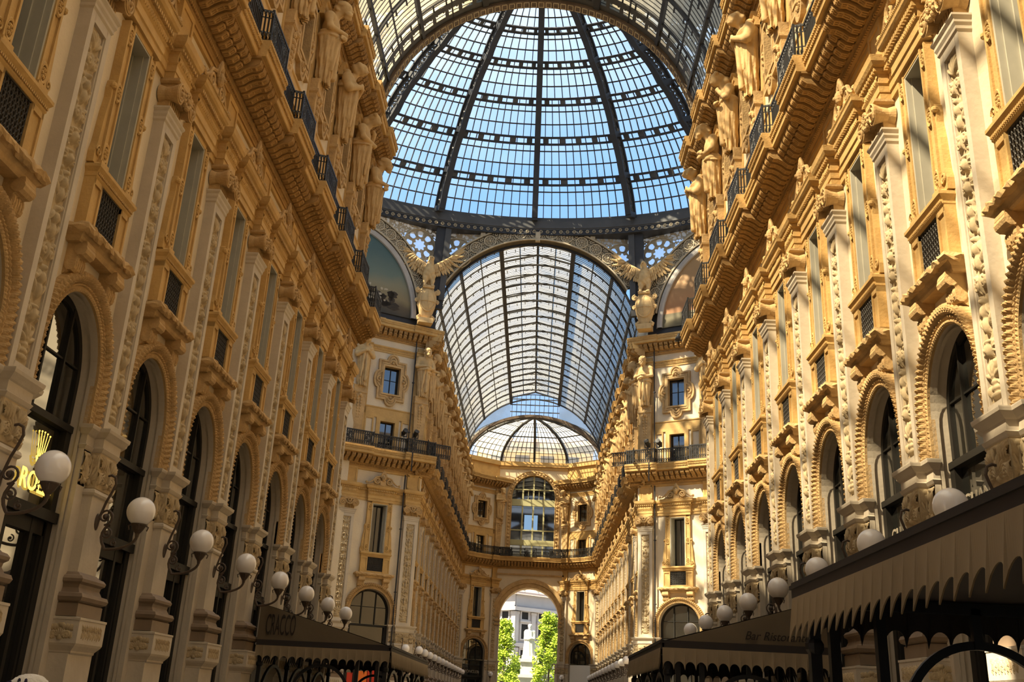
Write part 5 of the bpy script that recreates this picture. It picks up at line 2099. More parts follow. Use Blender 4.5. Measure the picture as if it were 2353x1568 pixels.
T = np.linspace(0, PI, 49)
ri, ro = RW, RW + 0.55
prof = [(0.0, -0.4), (0.0, 0.1), (0.06, 0.16), (0.12, 0.10), (0.42, 0.10), (0.48, 0.17), (0.56, 0.15), (0.58, 0.0)]
rows = [[(RW + d, v, 16.5) for d, v in prof]] + [[((RW + d) * math.cos(a), v, ZW + (RW + d) * math.sin(a)) for d, v in prof] for a in T] + [[(-RW - d, v, 16.5) for d, v in prof]]
m.grid(np.array(rows))
rm = RW + 0.27
for i in range(25):
    a = PI * i / 24
    m.ball((rm * math.cos(a), 0.11, ZW + rm * math.sin(a)), 0.13 if i % 3 else 0.19, 8, 5, (1, 0.6, 1))
for i in range(18):
    for s in (-1, 1):
        m.ball((s * rm, 0.11, 16.9 + 0.39 * i), 0.12 if i % 3 else 0.18, 8, 5, (1, 0.6, 1))
part('carved_surround', m, SAND, t)
m = MB()


def zr(x):
    return ZW + math.sqrt(max(0, RW * RW - x * x))


for x in (-1.2, 0, 1.2):
    m.box(x - 0.09, x + 0.09, -0.36, -0.2, 16.5, zr(x))
for x in (-0.6, 0.6):
    m.box(x - 0.03, x + 0.03, -0.34, -0.26, 22.9, 24.6)
for a, b in ((18.35, 18.95), (19.95, 20.08), (22.75, 23.5), (24.55, 24.68)):
    w_ = math.sqrt(max(0, RW * RW - max(0, b - ZW) ** 2))
    m.box(-w_, w_, -0.38, -0.18, a, b)
part('olive_mullion', m, OLIVE, t)
m = MB()
m.add([(x - XA, -0.32, z) for x, z in wp], [tuple(range(len(wp)))])
part('pane', m, PANE, t)
m = MB()
m.add([(x, -0.30, z) for x, z in ((-0.55, 20.1), (0.95, 20.1), (0.95, 21.75), (-0.55, 21.75))], [(0, 1, 2, 3)])
part('painted_sky_pane', m, mat_emit('painted_sky_glow', (0.42, 0.68, 1.0), 0.75), t)  # opaque glowing sheet painted as sky showing through the window
# courses and railing across the end wall
m, so = MB(), MB()
CEN = Facade((0, 110.0), (1, 0), (0, -1), 1.0, 'middle of the end wall')
c1, c2 = cornice_unit(-3.9, 3.9, 0, 1.0, 1.0)
m.merge(c1, CEN.M(0)); so.merge(c2, CEN.M(0))
m.box(-3.9, 3.9, 109.7, 110, 27.2, 27.7)
m.box(-3.9, 3.9, 109.85, 110, 26.9, 27.2)
o = trim(m, OCHRE, 'balcony cornice across the middle of the end wall')
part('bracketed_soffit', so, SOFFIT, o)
for i in (-1, 0, 1):
    RAIL.put(CEN.loc(0) + CEN.D * (2.7 * i) + Vector((0, -0.05, 0)), CEN.rz, 2.7 / BAY, 'black iron balcony railing, %s stretch below the great arched window' % ('left', 'middle', 'right')[i + 1], 'balcony railings')
m = MB()
for s in (-1, 1):
    a, b = Vector((s * 3.85, 110, 0)), Vector((s * 7.5, 107.15, 0))
    for z0, z1, v in ((25.7, 27.7, 0.0), (27.2, 27.7, 0.25)):
        nrm = Vector((-s * 0.615, -0.788, 0)) * v
        p, q = a + nrm, b + nrm
        m.add([(p.x, p.y, z0), (q.x, q.y, z0), (q.x, q.y, z1), (p.x, p.y, z1), (a.x, a.y, z1), (b.x, b.y, z1), (a.x, a.y, z0), (b.x, b.y, z0)], [(0, 1, 2, 3), (3, 2, 5, 4), (0, 6, 7, 1)])
    m.box(s * 7.5, s * 7.9, 103.4, 107.3, 25.7, 27.7)
trim(m, OCHRE, 'parapet under the half dome of the end wall')
LAMP.put((-3.75, 110 - 0.05, 4.62), PI, 1.0, 'white globe lamp left of the passage through the end wall', 'globe wall lamps')
LAMP.put((3.80, 110 - 0.05, 4.62), PI, 1.0, 'white globe lamp right of the passage through the end wall', 'globe wall lamps')

# half dome of glass over the end
base = [(-7.5, 103.4), (-7.5, 107.2), (-3.85, 109.95), (0, 109.95), (3.85, 109.95), (7.5, 107.2), (7.5, 103.4)]
APX = Vector((XV, 103.5, 31.3))


def hd(b, f):
    """quarter-ellipse from a base point up to the apex."""
    a = f * PI / 2
    p = Vector((b[0], b[1], 27.6 if b[1] > 103.6 else 25.9))
    q = Vector((APX.x, APX.y, p.z))
    h = APX.z - p.z
    v = p + (q - p) * (1 - math.cos(a))
    v.z = p.z + h * math.sin(a)
    return v


root = bpy.data.objects.new('ceiling_half_dome', None)
COL.objects.link(root)
root['kind'] = 'structure'
root['label'] = 'glazed half dome over the end wall'
g, m, m2 = MB(), MB(), MB()
F_ = np.linspace(0, 1, 11)
for b0, b1 in zip(base[:-1], base[1:]):
    g.grid(np.array([[tuple(hd((b0[0] + (b1[0] - b0[0]) * q, b0[1] + (b1[1] - b0[1]) * q), f)) for f in F_] for q in np.linspace(0, 1, 5)]))
    for q in np.linspace(0, 1, 8)[1:-1]:
        P_ = [hd((b0[0] + (b1[0] - b0[0]) * q, b0[1] + (b1[1] - b0[1]) * q), f) for f in F_[:9]]
        m2.path_bar(P_, [(p - Vector((0, 103.4, 25))) for p in P_], 0.05, 0.06)
    for f in F_[1:9]:
        P_ = [hd((b0[0] + (b1[0] - b0[0]) * q, b0[1] + (b1[1] - b0[1]) * q), f) for q in np.linspace(0, 1, 5)]
        m2.path_bar(P_, [(p - Vector((0, 103.4, 25))) for p in P_], 0.05 if f != F_[5] else 0.14, 0.06)
for b in base:
    P_ = [hd(b, f) for f in F_]
    m.path_bar(P_, [(p - Vector((0, 103.4, 25))) for p in P_], 0.26, 0.35)
part('half_dome_glazing', g, mat_glass_clear('end_glass', (0.93, 0.93, 0.9), (0.9, 0.86, 0.74), 0.42), root)
part('half_dome_rib', m, STEELB, root)
part('half_dome_bar', m2, STEELB, root)
def mo(a):
    return (XV + 7.4 * math.cos(a), 103.4, 25.9 + 5.4 * math.sin(a))


m = MB()
P_ = [mo(R_(2) + R_(176) * i / 36) for i in range(37)]
m.path_bar(P_, [(p[0] - XV, 0, p[2] - 25.9) for p in P_], 0.35, 0.30)
part('mouth_rib', m, RUST, root)
g, g2, m = MB(), MB(), MB()
for i in range(60):
    x0, x1 = -7.2 + 14.4 * i / 60, -7.2 + 14.4 * (i + 1) / 60
    lo = lambda x: 25.9 + 5.4 * math.sqrt(max(0, 1 - (x / 7.4) ** 2))
    hi = lambda x: (ZV + math.sqrt(max(0, RV * RV - x * x))) if abs(x) > 2.75 else 33.6 - 0.22 * abs(x) + 0.6
    (g2 if abs(x0 + x1) / 2 < 2.75 else g).add([(XV + x0, 103.4, lo(x0)), (XV + x1, 103.4, lo(x1)), (XV + x1, 103.4, max(lo(x1), hi(x1))), (XV + x0, 103.4, max(lo(x0), hi(x0)))], [(0, 1, 2, 3)])
part('gable_glazing', g, VAULTGLASS, root)
part('clear_gable_pane', g2, DOMEGLASS, root)
for k in range(-5, 6):
    x = 0.5 * k
    m.box(XV + x - .03, XV + x + .03, 103.33, 103.40, 31.0, 33.7)
for z in (31.75, 32.55, 33.2):
    m.box(XV - 2.7, XV + 2.7, 103.32, 103.40, z - .05, z + .05)
part('gable_bar', m, STEEL, root)
t = thing('roof_pavilion', 'sunlit ochre attic block seen through the half dome glazing', 'building', (0, 117.5, 24))
m = MB()
m.box(-7, 7, -1.5, 3, 0, 7.5)
part('wall', m, OCHRE, t)
m = MB()
m.box(-7.3, 7.3, -1.9, 3.3, 7.5, 8.0)
part('roof', m, ROOFT, t)
for x in (-4.5, -1.5, 1.5, 4.5):
    m = MB()
    m.box(x - .8, x + .8, -1.54, -1.48, 2.6, 6.0)
    part('window', m, FRAME, t)


# ------------------------------------------------------------------ lettering
def lettering(name, text, size, loc, xdir, m, parent=None, sx=1.0, shear=0.0, ext=0.008, align='CENTER', bold=0.0, zdir=(0, 0, 1)):
    c = bpy.data.curves.new(name, 'FONT')
    c.body = text
    c.size = size
    c.extrude = ext
    c.shear = shear
    c.offset = bold
    c.align_x = align
    c.align_y = 'CENTER'
    c.materials.append(m)
    o = bpy.data.objects.new(name, c)
    x = Vector(xdir).normalized()
    z = Vector(zdir).normalized()
    n = x.cross(z)
    M = Matrix(((x.x * sx, z.x, n.x, loc[0]), (x.y * sx, z.y, n.y, loc[1]), (x.z * sx, z.z, n.z, loc[2]), (0, 0, 0, 1)))
    o.matrix_world = M
    COL.objects.link(o)
    bpy.context.view_layer.update()
    me = bpy.data.meshes.new_from_object(o.evaluated_get(bpy.context.evaluated_depsgraph_get()))
    bpy.data.objects.remove(o)
    o = bpy.data.objects.new(name, me)
    COL.objects.link(o)
    if parent is not None:
        o.parent = parent
        o.matrix_local = parent.matrix_world.inverted() @ M
    else:
        o.matrix_world = M
    return o


def W(parent):
    bpy.context.view_layer.update()


# neon sign with a coronet in the first arch on the left
t = thing('neon_shop_sign', 'gold neon word under a coronet inside the arched window beside the nearest left globe lamp', 'sign', (-7.84, 16.16, 5.0))
bpy.context.view_layer.update()
lettering('lettering', 'ROLEX', 0.46, (-7.84, 16.32, 4.78), (0, 1, 0), GOLDLET, t, sx=0.92, ext=0.006, bold=0.004)
m = MB()
for k in range(5):
    a = (k - 2) * 0.17
    m.tube([(0, 0.045 * (k - 2), 0.22), (0, 0.045 * (k - 2) + 0.32 * math.sin(a), 0.22 + 0.42 * math.cos(a))], 0.010, 5, 0.004)
    m.ball((0, 0.045 * (k - 2) + 0.33 * math.sin(a), 0.22 + 0.43 * math.cos(a)), 0.016, 6, 4)
m.tube([(0, -0.11, 0.22), (0, -0.06, 0.12), (0, 0.06, 0.12), (0, 0.11, 0.22)], 0.02, 5)
m.torus((0, 0, 0.13), 0.055, 0.014, (0, 1, 0), (0, 0, 1), 12, 4)
part('coronet', m, GOLDLET, t)
for i, y in enumerate((15.95, 19.5)):
    t = thing('shop_lettering', 'dull metal shop name in the %s arched window on the sunlit right facade' % ('nearest' if i == 0 else 'second'), 'sign', (7.84, y, 5.2), 0, 'shop names behind the right globe lamps')
    bpy.context.view_layer.update()
    lettering('lettering', 'CHANEL', 0.40, (7.84, y, 5.18), (0, -1, 0), GREYLET, t, sx=0.9, ext=0.01, bold=0.004)
t = thing('lit_shop_sign', 'small lit letters in the arched window of the left octagon wall above the awning end', 'sign', diag_l.loc(0.5, -0.22, 3.98))
bpy.context.view_layer.update()
lettering('lettering', 'PRADA', 0.42, diag_l.loc(0.5, -0.22, 3.98), -diag_l.D, CREAMLET, t, ext=0.01, bold=0.006)
t = thing('end_shop_sign', 'grey letters on the dark arched window left of the far passage', 'sign', end_l.loc(0.5, -0.20, 4.75))
bpy.context.view_layer.update()
lettering('lettering', 'MONCLER', 0.42, end_l.loc(0.5, -0.20, 4.75), -end_l.D, GREYLET, t, ext=0.01)
t = thing('white_hoarding', 'white board closing the foot of the arched window right of the far passage', 'panel', end_r.loc(0.5, -0.08, 0))
t.rotation_euler = (0, 0, end_r.rz)
m = MB()
m.sbox(1.34, -0.03, 0.03, 0.02, 5.9)
part('board', m, WHITE, t)
m = MB()
for x in (-1.34, 1.3):
    m.box(x, x + 0.04, 0.03, 0.05, 0.02, 5.9)
part('edge_batten', m, MARBLE, t)
# coloured displays behind the octagon shopfronts
for F, cl, nm, lab, z0, z1, ua, ub in ((diag_l, RED, 'red_display', 'red display panels in the shopfront of the left octagon wall under the awning', 0.4, 3.3, -1.0, 1.0),
                               (diag_r, ORANGE, 'orange_display', 'orange display band in the arched window of the right octagon wall', 5.2, 5.8, -0.75, 0.95)):
    t = thing(nm, lab, 'shop display', F.loc(0.5, -0.25, 0), F.rz)
    for q in range(3):
        w_ = (ub - ua) / 3
        m = MB()
        m.box(ua + w_ * q + 0.02, ua + w_ * (q + 1) - 0.02, -0.02, 0.015, z0, z1 - (0.12 * q))
        part('display_panel', m, cl if q != 1 else (ORANGE if cl is RED else RED), t)

# ------------------------------------------------------------------ cafe pavilions with canvas roofs
def awning(name, label, side, y0, y1, xe=3.36, xw=7.05, ze=3.0, zr=4.05, letters=None, group=None, roofm=None, nearm=None, posts=(), hip=0.0, side_arch=True):
    """lean-to canvas roof: high at the wall, eaves at ze over the walkway; side -1 left, 1 right; y0 near end, y1 far end."""
    t = thing(name, label, 'awning', (0, 0, 0), 0, group)
    e, w = side * xe, side * xw
    roofm, nearm = roofm or CANVAS, nearm or CANVAS
    m = MB()
    m.add([(e, y0, ze + .07), (e, y1, ze + .07), (w, y1 - hip, zr), (w, y0 + hip, zr), (e, y0, ze + .04), (e, y1, ze + .04), (w, y1 - hip, zr - .03), (w, y0 + hip, zr - .03)],
          [(0, 1, 2, 3), (4, 7, 6, 5), (0, 4, 5, 1), (3, 2, 6, 7)])
    part('canvas_roof', m, roofm, t)
    for yy, d in ((y0, -1), (y1, 1)):
        m = MB()
        yh = yy - d * hip
        m.add([(e, yy, ze + .05), (w, yy, ze + .05), (w, yh, zr - 0.01), (e, yy - d * .02, ze + .04), (w, yy - d * .02, ze + .04), (w, yh - d * .02, zr - 0.02)], [(0, 1, 2), (5, 4, 3), (0, 2, 5, 3)])
        part('gable', m, nearm, t)
    m = MB()
    m.box(e - .03, e + .03, y0 - .03, y1 + .03, ze - .10, ze + .10)
    m.box(e - .05, e + .05, y0 - .05, y1 + .05, ze + .03, ze + .07)
    for yy in (y0, y1):
        m.box(e, w, yy - .03, yy + .03, ze - .08, ze + .09)
    part('eaves_band', m, CANVAS_D, t)

    def valance(p, q, outn, drop=0.42, step=0.235):
        p, q, outn = Vector(p), Vector(q), Vector(outn)
        L = (q - p).length
        n = max(2, int(round(L / step)))
        mm = MB()
        vs, N = [], n * 10
        for i in range(N + 1):
            s = i / N
            b = p + (q - p) * s
            ph = (s * n) % 1.0
            cut = 0.17 * math.sqrt(max(0, 1 - (2 * ph - 1) ** 2))
            zb = ze - 0.08 - drop + cut
            o1 = outn * (0.035 + 0.05 * (1 - cut / 0.17))
            vs += [b + outn * 0.035 + Vector((0, 0, ze - 0.06 - b.z)), b + o1 + Vector((0, 0, zb - b.z)), b + outn * 0.02 + Vector((0, 0, ze - 0.06 - b.z)), b + o1 - outn * 0.012 + Vector((0, 0, zb - b.z))]
        fs = []
        for i in range(N):
            a = 4 * i
            fs += [(a, a + 4, a + 5, a + 1), (a + 2, a + 3, a + 7, a + 6), (a + 1, a + 5, a + 7, a + 3)]
        mm.add(vs, fs)
        return mm
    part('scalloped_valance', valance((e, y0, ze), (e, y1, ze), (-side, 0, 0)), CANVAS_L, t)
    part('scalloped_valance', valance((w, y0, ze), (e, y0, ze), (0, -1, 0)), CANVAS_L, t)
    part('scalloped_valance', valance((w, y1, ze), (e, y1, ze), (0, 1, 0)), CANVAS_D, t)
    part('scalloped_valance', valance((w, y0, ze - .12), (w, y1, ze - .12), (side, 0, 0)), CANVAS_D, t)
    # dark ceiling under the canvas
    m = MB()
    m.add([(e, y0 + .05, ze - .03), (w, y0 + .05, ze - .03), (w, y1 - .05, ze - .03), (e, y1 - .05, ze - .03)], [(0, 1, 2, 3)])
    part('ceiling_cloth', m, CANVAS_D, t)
    # steel frame: posts, and arched braces along the long sides and across the ends
    ys = posts or [y0 + 0.15 + (y1 - y0 - 0.3) * k / 3 for k in range(4)]
    for xx in (e + side * 0.12, w - side * 0.12):
        for yy in ys:
            m = MB()
            m.box(xx - .055, xx + .055, yy - .055, yy + .055, 0.02, ze - .05)
            m.box(xx - .09, xx + .09, yy - .09, yy + .09, 0.0, 0.12)
            m.lathe([(0.07, ze - .62), (0.095, ze - .58), (0.095, ze - .52), (0.07, ze - .48)], 10, (xx, yy, 0))
            part('post', m, BLACKST, t)
    m = MB()
    for xx in (e + side * 0.12, w - side * 0.12):
        for ya, yb in (zip(ys[:-1], ys[1:]) if side_arch else ()):
            r = (yb - ya) / 2 * 0.86
            c = ((ya + yb) / 2)
            P_ = [(xx, c + r * math.cos(PI * i / 20), ze - 0.55 - r * 0.86 + r * 0.86 * math.sin(PI * i / 20)) for i in range(21)]
            m.path_bar(P_, [(0, p[1] - c, p[2] - (ze - .55 - r)) for p in P_], 0.07, 0.085)
            m.box(xx - .03, xx + .03, c - .03, c + .03, ze - 0.58, ze - 0.04)
        m.box(xx - .04, xx + .04, y0, y1, ze - .16, ze - .05)
    part('arched_brace', m, BLACKST, t)
    for yy in (y0 + 0.12, y1 - 0.12):
        m = MB()
        a, b = sorted((e, w))
        m.box(a, b, yy - .04, yy + .04, ze - .16, ze - .05)
        c, r = side * 5.18, 0.78
        P_ = [(c + r * math.cos(PI * i / 24), yy, 1.66 + r * math.sin(PI * i / 24)) for i in range(25)]
        m.path_bar(P_, [(p[0] - c, 0, p[2] - 1.66 + .01) for p in P_], 0.06, 0.085)
        m.box(c - .045, c + .045, yy - .04, yy + .04, 2.40, ze - .1)
        for q in (c - r, c + r):
            m.box(q - .045, q + .045, yy - .045, yy + .045, 0, 1.68)
        part('end_brace', m, BLACKST, t)
        for q in (e + side * 0.34, c - side * 0.98):
            m = MB()
            m.box(q - .05, q + .05, yy - .05, yy + .05, 0, ze - .1)
            part('post', m, BLACKST, t)
    bpy.context.view_layer.update()
    if letters:
        tx, sz, loc, sxx, sh, lm = letters
        lettering('lettering', tx, sz, loc, (1, 0, 0), lm, t, sx=sxx, shear=sh, ext=0.004)
    return t


awning('cafe_awning', 'brown canvas cafe awning with a scalloped valance along the left facade', -1, 28.4, 38.6, 3.30, 7.05, 2.95, 4.02,
       ('CRACCO', 0.80, (-6.42, 28.36, 3.42), 0.25, 0.0, DARKLET), 'cafe awnings')
awning('cafe_awning', 'brown bar and restaurant awning with script lettering, half hidden behind the nearer right one', 1, 21.7, 28.9, 3.36, 7.05, 3.0, 4.12,
       ('Bar Ristorante', 0.25, (5.76, 21.66, 3.25), 0.92, 0.35, DARKLET), 'cafe awnings')
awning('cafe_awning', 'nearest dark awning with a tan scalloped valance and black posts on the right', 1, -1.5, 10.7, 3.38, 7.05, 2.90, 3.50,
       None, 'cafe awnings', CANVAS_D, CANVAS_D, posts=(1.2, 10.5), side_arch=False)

# ------------------------------------------------------------------ floodlights and a pipe on the octagon balconies
def flood(loc, rz, tilt, label, grp='black floodlights'):
    t = thing('floodlight', label, 'floodlight', loc, rz, grp)
    m = MB()
    m.lathe([(0.001, -0.30), (0.11, -0.30), (0.13, -0.22), (0.15, 0.0), (0.17, 0.28), (0.14, 0.285), (0.001, 0.26)], 14)
    Rm = Matrix.Rotation(R_(tilt), 3, 'X')
    m.v = [tuple(Rm @ Vector(p) + Vector((0, 0, 0.26))) for p in m.v]
    part('lamp_head', m, IRON, t)
    m = MB()
    for x in (-0.19, 0.19):
        m.box(x - .02, x + .02, -0.03, 0.03, 0.0, 0.3)
    m.box(-0.21, 0.21, -0.04, 0.04, -0.03, 0.02)
    m.box(-0.05, 0.05, -0.05, 0.05, -0.07, 0.0)
    part('yoke', m, IRON, t)
    return t


for F, side in ((diag_l, 'left'), (diag_r, 'right')):
    for i, (u, tl) in enumerate(((0.30, -70), (0.12, -55))):
        u_ = u
        flood(F.loc(u_, 1.02 if u_ > .25 else 1.06, 17.97), F.rz, tl, 'black floodlight on the balcony rail of the %s octagon wall, %s the corner' % (side, 'farther from' if i == 0 else 'nearer'))
flood(diag_r.loc(0.62, 0.95, 25.2), diag_r.rz, -150, 'black floodlight under the crowning cornice of the right octagon wall')
for F, side in ((diag_r, 'right'), (diag_l, 'left')):
    t = thing('downpipe', 'thin dark downpipe beside the inner pilaster of the %s octagon wall' % side, 'downpipe', F.loc(0.0, 0, 0), F.rz)
    m = MB()
    u = F.sgn * 0.66
    m.tube([(u, 0.20, 0.05), (u, 0.20, 15.6)], 0.045, 6)
    m.tube([(u, 1.16, 15.7), (u, 1.16, 16.95)], 0.04, 6)
    m.tube([(u, 0.20, 16.95), (u, 0.20, 25.2)], 0.04, 6)
    part('pipe', m, STEELB, t)
    m = MB()
    for z in (4, 8, 12, 18.5, 22):
        m.box(u - .07, u + .07, 0.12, 0.25, z, z + .06)
    part('pipe_clip', m, STEELB, t)

# ------------------------------------------------------------------ the square beyond the passage
m = MB()
m.add([(-60, 112, 0), (60, 112, 0), (60, 200, 0), (-60, 200, 0)], [(0, 1, 2, 3)])
structure('ground', m, mat('square_paving', (0.26, 0.24, 0.22), 0.8, 0.1, 0.3))


def palace(label, O, D, N, L, H, k, floors):
    t = thing('stone_palace', label, 'building', (O[0], O[1], 0), math.atan2(-N[0], N[1]), 'palaces across the square')
    sg = 1 if Vector((math.cos(t.rotation_euler.z), math.sin(t.rotation_euler.z), 0)).dot(Vector((*D, 0))) > 0 else -1
    m = MB()
    m.box(0, sg * L, -14, 0, 0, H)
    part('wall', m, PALEBLD, t)
    m = MB()
    for z, pr in ((5.6, 0.35), (10.9, 0.45), (H - 0.9, 0.9), (H + 1.7, 0.3)):
        m.box(-sg * pr, sg * L, -14, pr, z, z + 0.6)
    m.box(0, sg * L, -13.6, -0.1, H - 0.3, H + 1.8)
    for i in range(int(L / k) + 1):
        for z0, z1 in ((0.5, 5.4), (6.3, 10.7), (11.6, H - 1.0)):
            u = sg * min(L - .5, i * k)
            m.box(u - .42, u + .42, 0, 0.22, z0, z1)
            m.box(u - .55, u + .55, 0, 0.3, z1 - .45, z1)
    part('cornice_and_pilaster', m, PALETRIM, t)
    m = MB()
    m.add([(-sg * .6, 0.8, H + 1.8), (sg * L, 0.8, H + 1.8), (sg * L, -7, H + 4.6), (sg * 7, -7, H + 4.6), (-sg * .6, -14.4, H + 1.8)], [(0, 1, 2, 3), (0, 3, 4)])
    part('roof', m, ROOFT, t)
    for i in range(int(L / k)):
        for z0, z1 in floors:
            u = sg * (i + .5) * k
            m = MB()
            m.band([(u - .95, z0 - .25), (u + .95, z0 - .25), (u + .95, z1 + .3), (u - .95, z1 + .3)], [(u - .7, z0), (u + .7, z0), (u + .7, z1), (u - .7, z1)], -0.2, 0.16)
            m.box(u - 1.1, u + 1.1, 0, 0.42, z1 + .3, z1 + .55)
            f = part('window', m, PALETRIM, t)
            m = MB()
            m.add([(u - .72, 0.02, z0), (u + .72, 0.02, z0), (u + .72, 0.02, z1), (u - .72, 0.02, z1)], [(0, 1, 2, 3)])
            part('window_pane', m, FRAME, f)
    return t


FL = [(1.5, 4.4), (7.4, 10.4), (12.2, 14.6), (15.4, 16.6)]
palace('pale stone palace front in shade, seen through the far passage behind the marble statue', (-2.4, 172), (0.80, 0.60), (0.60, -0.80), 30, 17.6, 3.6, FL)
palace('sunlit cream palace side, seen through the far passage left of the marble statue', (-2.75, 171.8), (-0.80, 0.60), (-0.60, -0.80), 24, 17.6, 3.6, FL)


def parapet_statue(x):
    t = thing('parapet_urn', 'white stone urn on the parapet of the shaded palace, at %s' % x[1], 'urn', (x[0], 172.4 + 0.75 * (x[0] + 2.4), 19.4), 0, 'urns on the palace parapet')
    m = MB()
    m.box(-.35, .35, -.35, .35, 0, 0.5)
    part('plinth', m, WHITE_ST, t)
    m = MB()
    m.lathe([(0.2, .5), (0.25, .6), (0.14, .75), (0.45, 1.2), (0.5, 1.5), (0.3, 1.7), (0.12, 1.9), (.02, 2.0)], 12)
    part('vase', m, WHITE_ST, t)


for x in ((-1.2, 'its left'), (1.2, 'the middle'), (3.8, 'its right')):
    parapet_statue(x)

# marble statue of a robed man on its pedestal
t = thing('marble_monument', 'white marble statue of a robed man on a tall pedestal, framed by the far passage', 'monument', (0.15, 140.5, 0), PI)


def robed(X, Y, Z):
    d = [np.sqrt((X / 1.0) ** 2 + (Y / .85) ** 2) - (0.95 - 0.10 * Z + 0.045 * np.sin(9 * np.arctan2(Y, X) + 0.7 * Z))]
    d[0] = np.maximum(d[0], np.maximum(Z - 3.4, -Z))
    d += [cap_sdf((-.5, 0, 3.3), (.5, 0, 3.3), .30, .30)(X, Y, Z), cap_sdf((-.62, .0, 3.2), (-.66, .35, 2.3), .26, .2)(X, Y, Z), cap_sdf((.62, .0, 3.2), (.66, .35, 2.3), .26, .2)(X, Y, Z),
          cap_sdf((-.66, .35, 2.3), (-.1, .72, 2.35), .2, .14)(X, Y, Z), cap_sdf((.66, .35, 2.3), (.1, .72, 2.25), .2, .14)(X, Y, Z), cap_sdf((0, 0, 3.3), (0, .12, 3.75), .2, .17)(X, Y, Z)]
    b = smin(d, .12)
    h = smin([ell_sdf((0, .18, 4.0), (.26, .3, .34))(X, Y, Z), ell_sdf((0, .12, 4.12), (.33, .34, .28))(X, Y, Z), ell_sdf((0, .38, 3.68), (.17, .14, .34))(X, Y, Z), cap_sdf((0, .46, 4.02), (0, .52, 3.94), .05, .06)(X, Y, Z)], .06)
    return smin([b, h], .08)


m = snet(robed, (-1.2, -1.2, -0.05), (1.2, 1.2, 4.5), 0.09)
m.v = [(x * .92, y, z * .97 + 8.0) for x, y, z in m.v]
part('figure', m, WHITE_ST, t, smooth=True)
m = MB()
for hw, z0, z1 in ((2.6, 0, .5), (2.2, .5, 1.0), (1.7, 1.0, 1.5), (1.35, 1.5, 5.2), (1.6, 5.2, 5.6), (1.1, 5.6, 7.2), (1.35, 7.2, 7.6), (1.0, 7.6, 8.05)):
    m.box(-hw, hw, -hw, hw, z0, z1)
part('pedestal', m, WHITE_ST, t)
for s in (-1, 1):
    t2 = thing('pedestal_figure', 'small white marble figure standing at the %s foot of the monument' % ('left' if s > 0 else 'right'), 'statue', (0.15 + s * -2.6, 139.2, 0.0), PI, 'figures round the monument')
    m = MB()
    m.box(-.6, .6, -.6, .6, 0, 2.0)
    part('plinth', m, WHITE_ST, t2)
    m = snet(robed, (-1.2, -1.2, -0.05), (1.2, 1.2, 4.5), 0.12)
    m.v = [(x * .55, y * .55, z * .58 + 2.0) for x, y, z in m.v]
    part('figure', m, WHITE_ST, t2, smooth=True)


def tree(loc, h, w, seed, label):
    rnd = random.Random(seed)
    t = thing('plane_tree', label, 'tree', loc, 0, 'trees in the square')
    m = MB()
    m.tube([(0, 0, 0), (0.05, 0, h * .25), (0.0, .05, h * .5), (0.05, 0, h * .8)], 0.22, 7, 0.05)
    for k in range(9):
        a = rnd.uniform(0, 2 * PI)
        z = h * rnd.uniform(.25, .65)
        m.tube([(0, 0, z), (w * .3 * math.cos(a), w * .3 * math.sin(a), z + h * .1), (w * .6 * math.cos(a), w * .6 * math.sin(a), z + h * .22)], 0.07, 5, 0.02)
    part('trunk', m, BARK, t)
    vs, fs = [], []
    cl = []
    for k in range(80):
        z = h * (0.14 + 0.86 * rnd.random())
        f = (z / h - 0.14) / .86
        r = w * (0.35 + 0.75 * math.sin(PI * min(1, f * .75 + .22))) * (1 - f * .45)
        a = rnd.uniform(0, 2 * PI)
        q = math.sqrt(rnd.random())
        cl.append((r * q * math.cos(a), r * q * math.sin(a), z, rnd.uniform(.5, .95)))
    for cx_, cy_, cz_, cr in cl:
        for _ in range(75):
            d = Vector((rnd.gauss(0, 1), rnd.gauss(0, 1), rnd.gauss(0, 1))).normalized() * (cr * rnd.random() ** .4)
            p = Vector((cx_, cy_, cz_)) + d
            a = Vector((rnd.gauss(0, 1), rnd.gauss(0, 1), rnd.gauss(0, .6))).normalized()
            b = a.orthogonal().normalized()
            s = rnd.uniform(.13, .22)
            i = len(vs)
            vs += [p + a * s, p + b * s * .6, p - a * s, p - b * s * .6]
            fs.append((i, i + 1, i + 2, i + 3))
    m = MB()
    m.add(vs, fs)
    part('crown', m, LEAF, t)


tree((2.75, 132.5, 0), 13.2, 2.3, 3, 'bright green tree right of the marble monument, seen through the passage')
tree((-3.1, 133.0, 0), 11.6, 2.1, 4, 'light green tree left of the marble monument, seen through the passage')
tree((4.6, 137.5, 0), 12.0, 2.0, 6, 'green tree behind the tallest one at the right edge of the passage')
tree((-5.0, 139, 0), 10.5, 2.0, 7, 'pale green tree behind the left one at the edge of the passage')
tree((-1.7, 146, 0), 7.6, 1.7, 9, 'low green tree left behind the pedestal of the monument')

# ------------------------------------------------------------------ the passer-by whose hat shows at the lower left
px, py = -1.885, 5.2
t = thing('person', 'person in a cream knitted hat with a navy print, walking past at the lower left', 'person', (px, py, 0), PI - 0.4)
t.scale = (0.95, 0.95, 0.95)


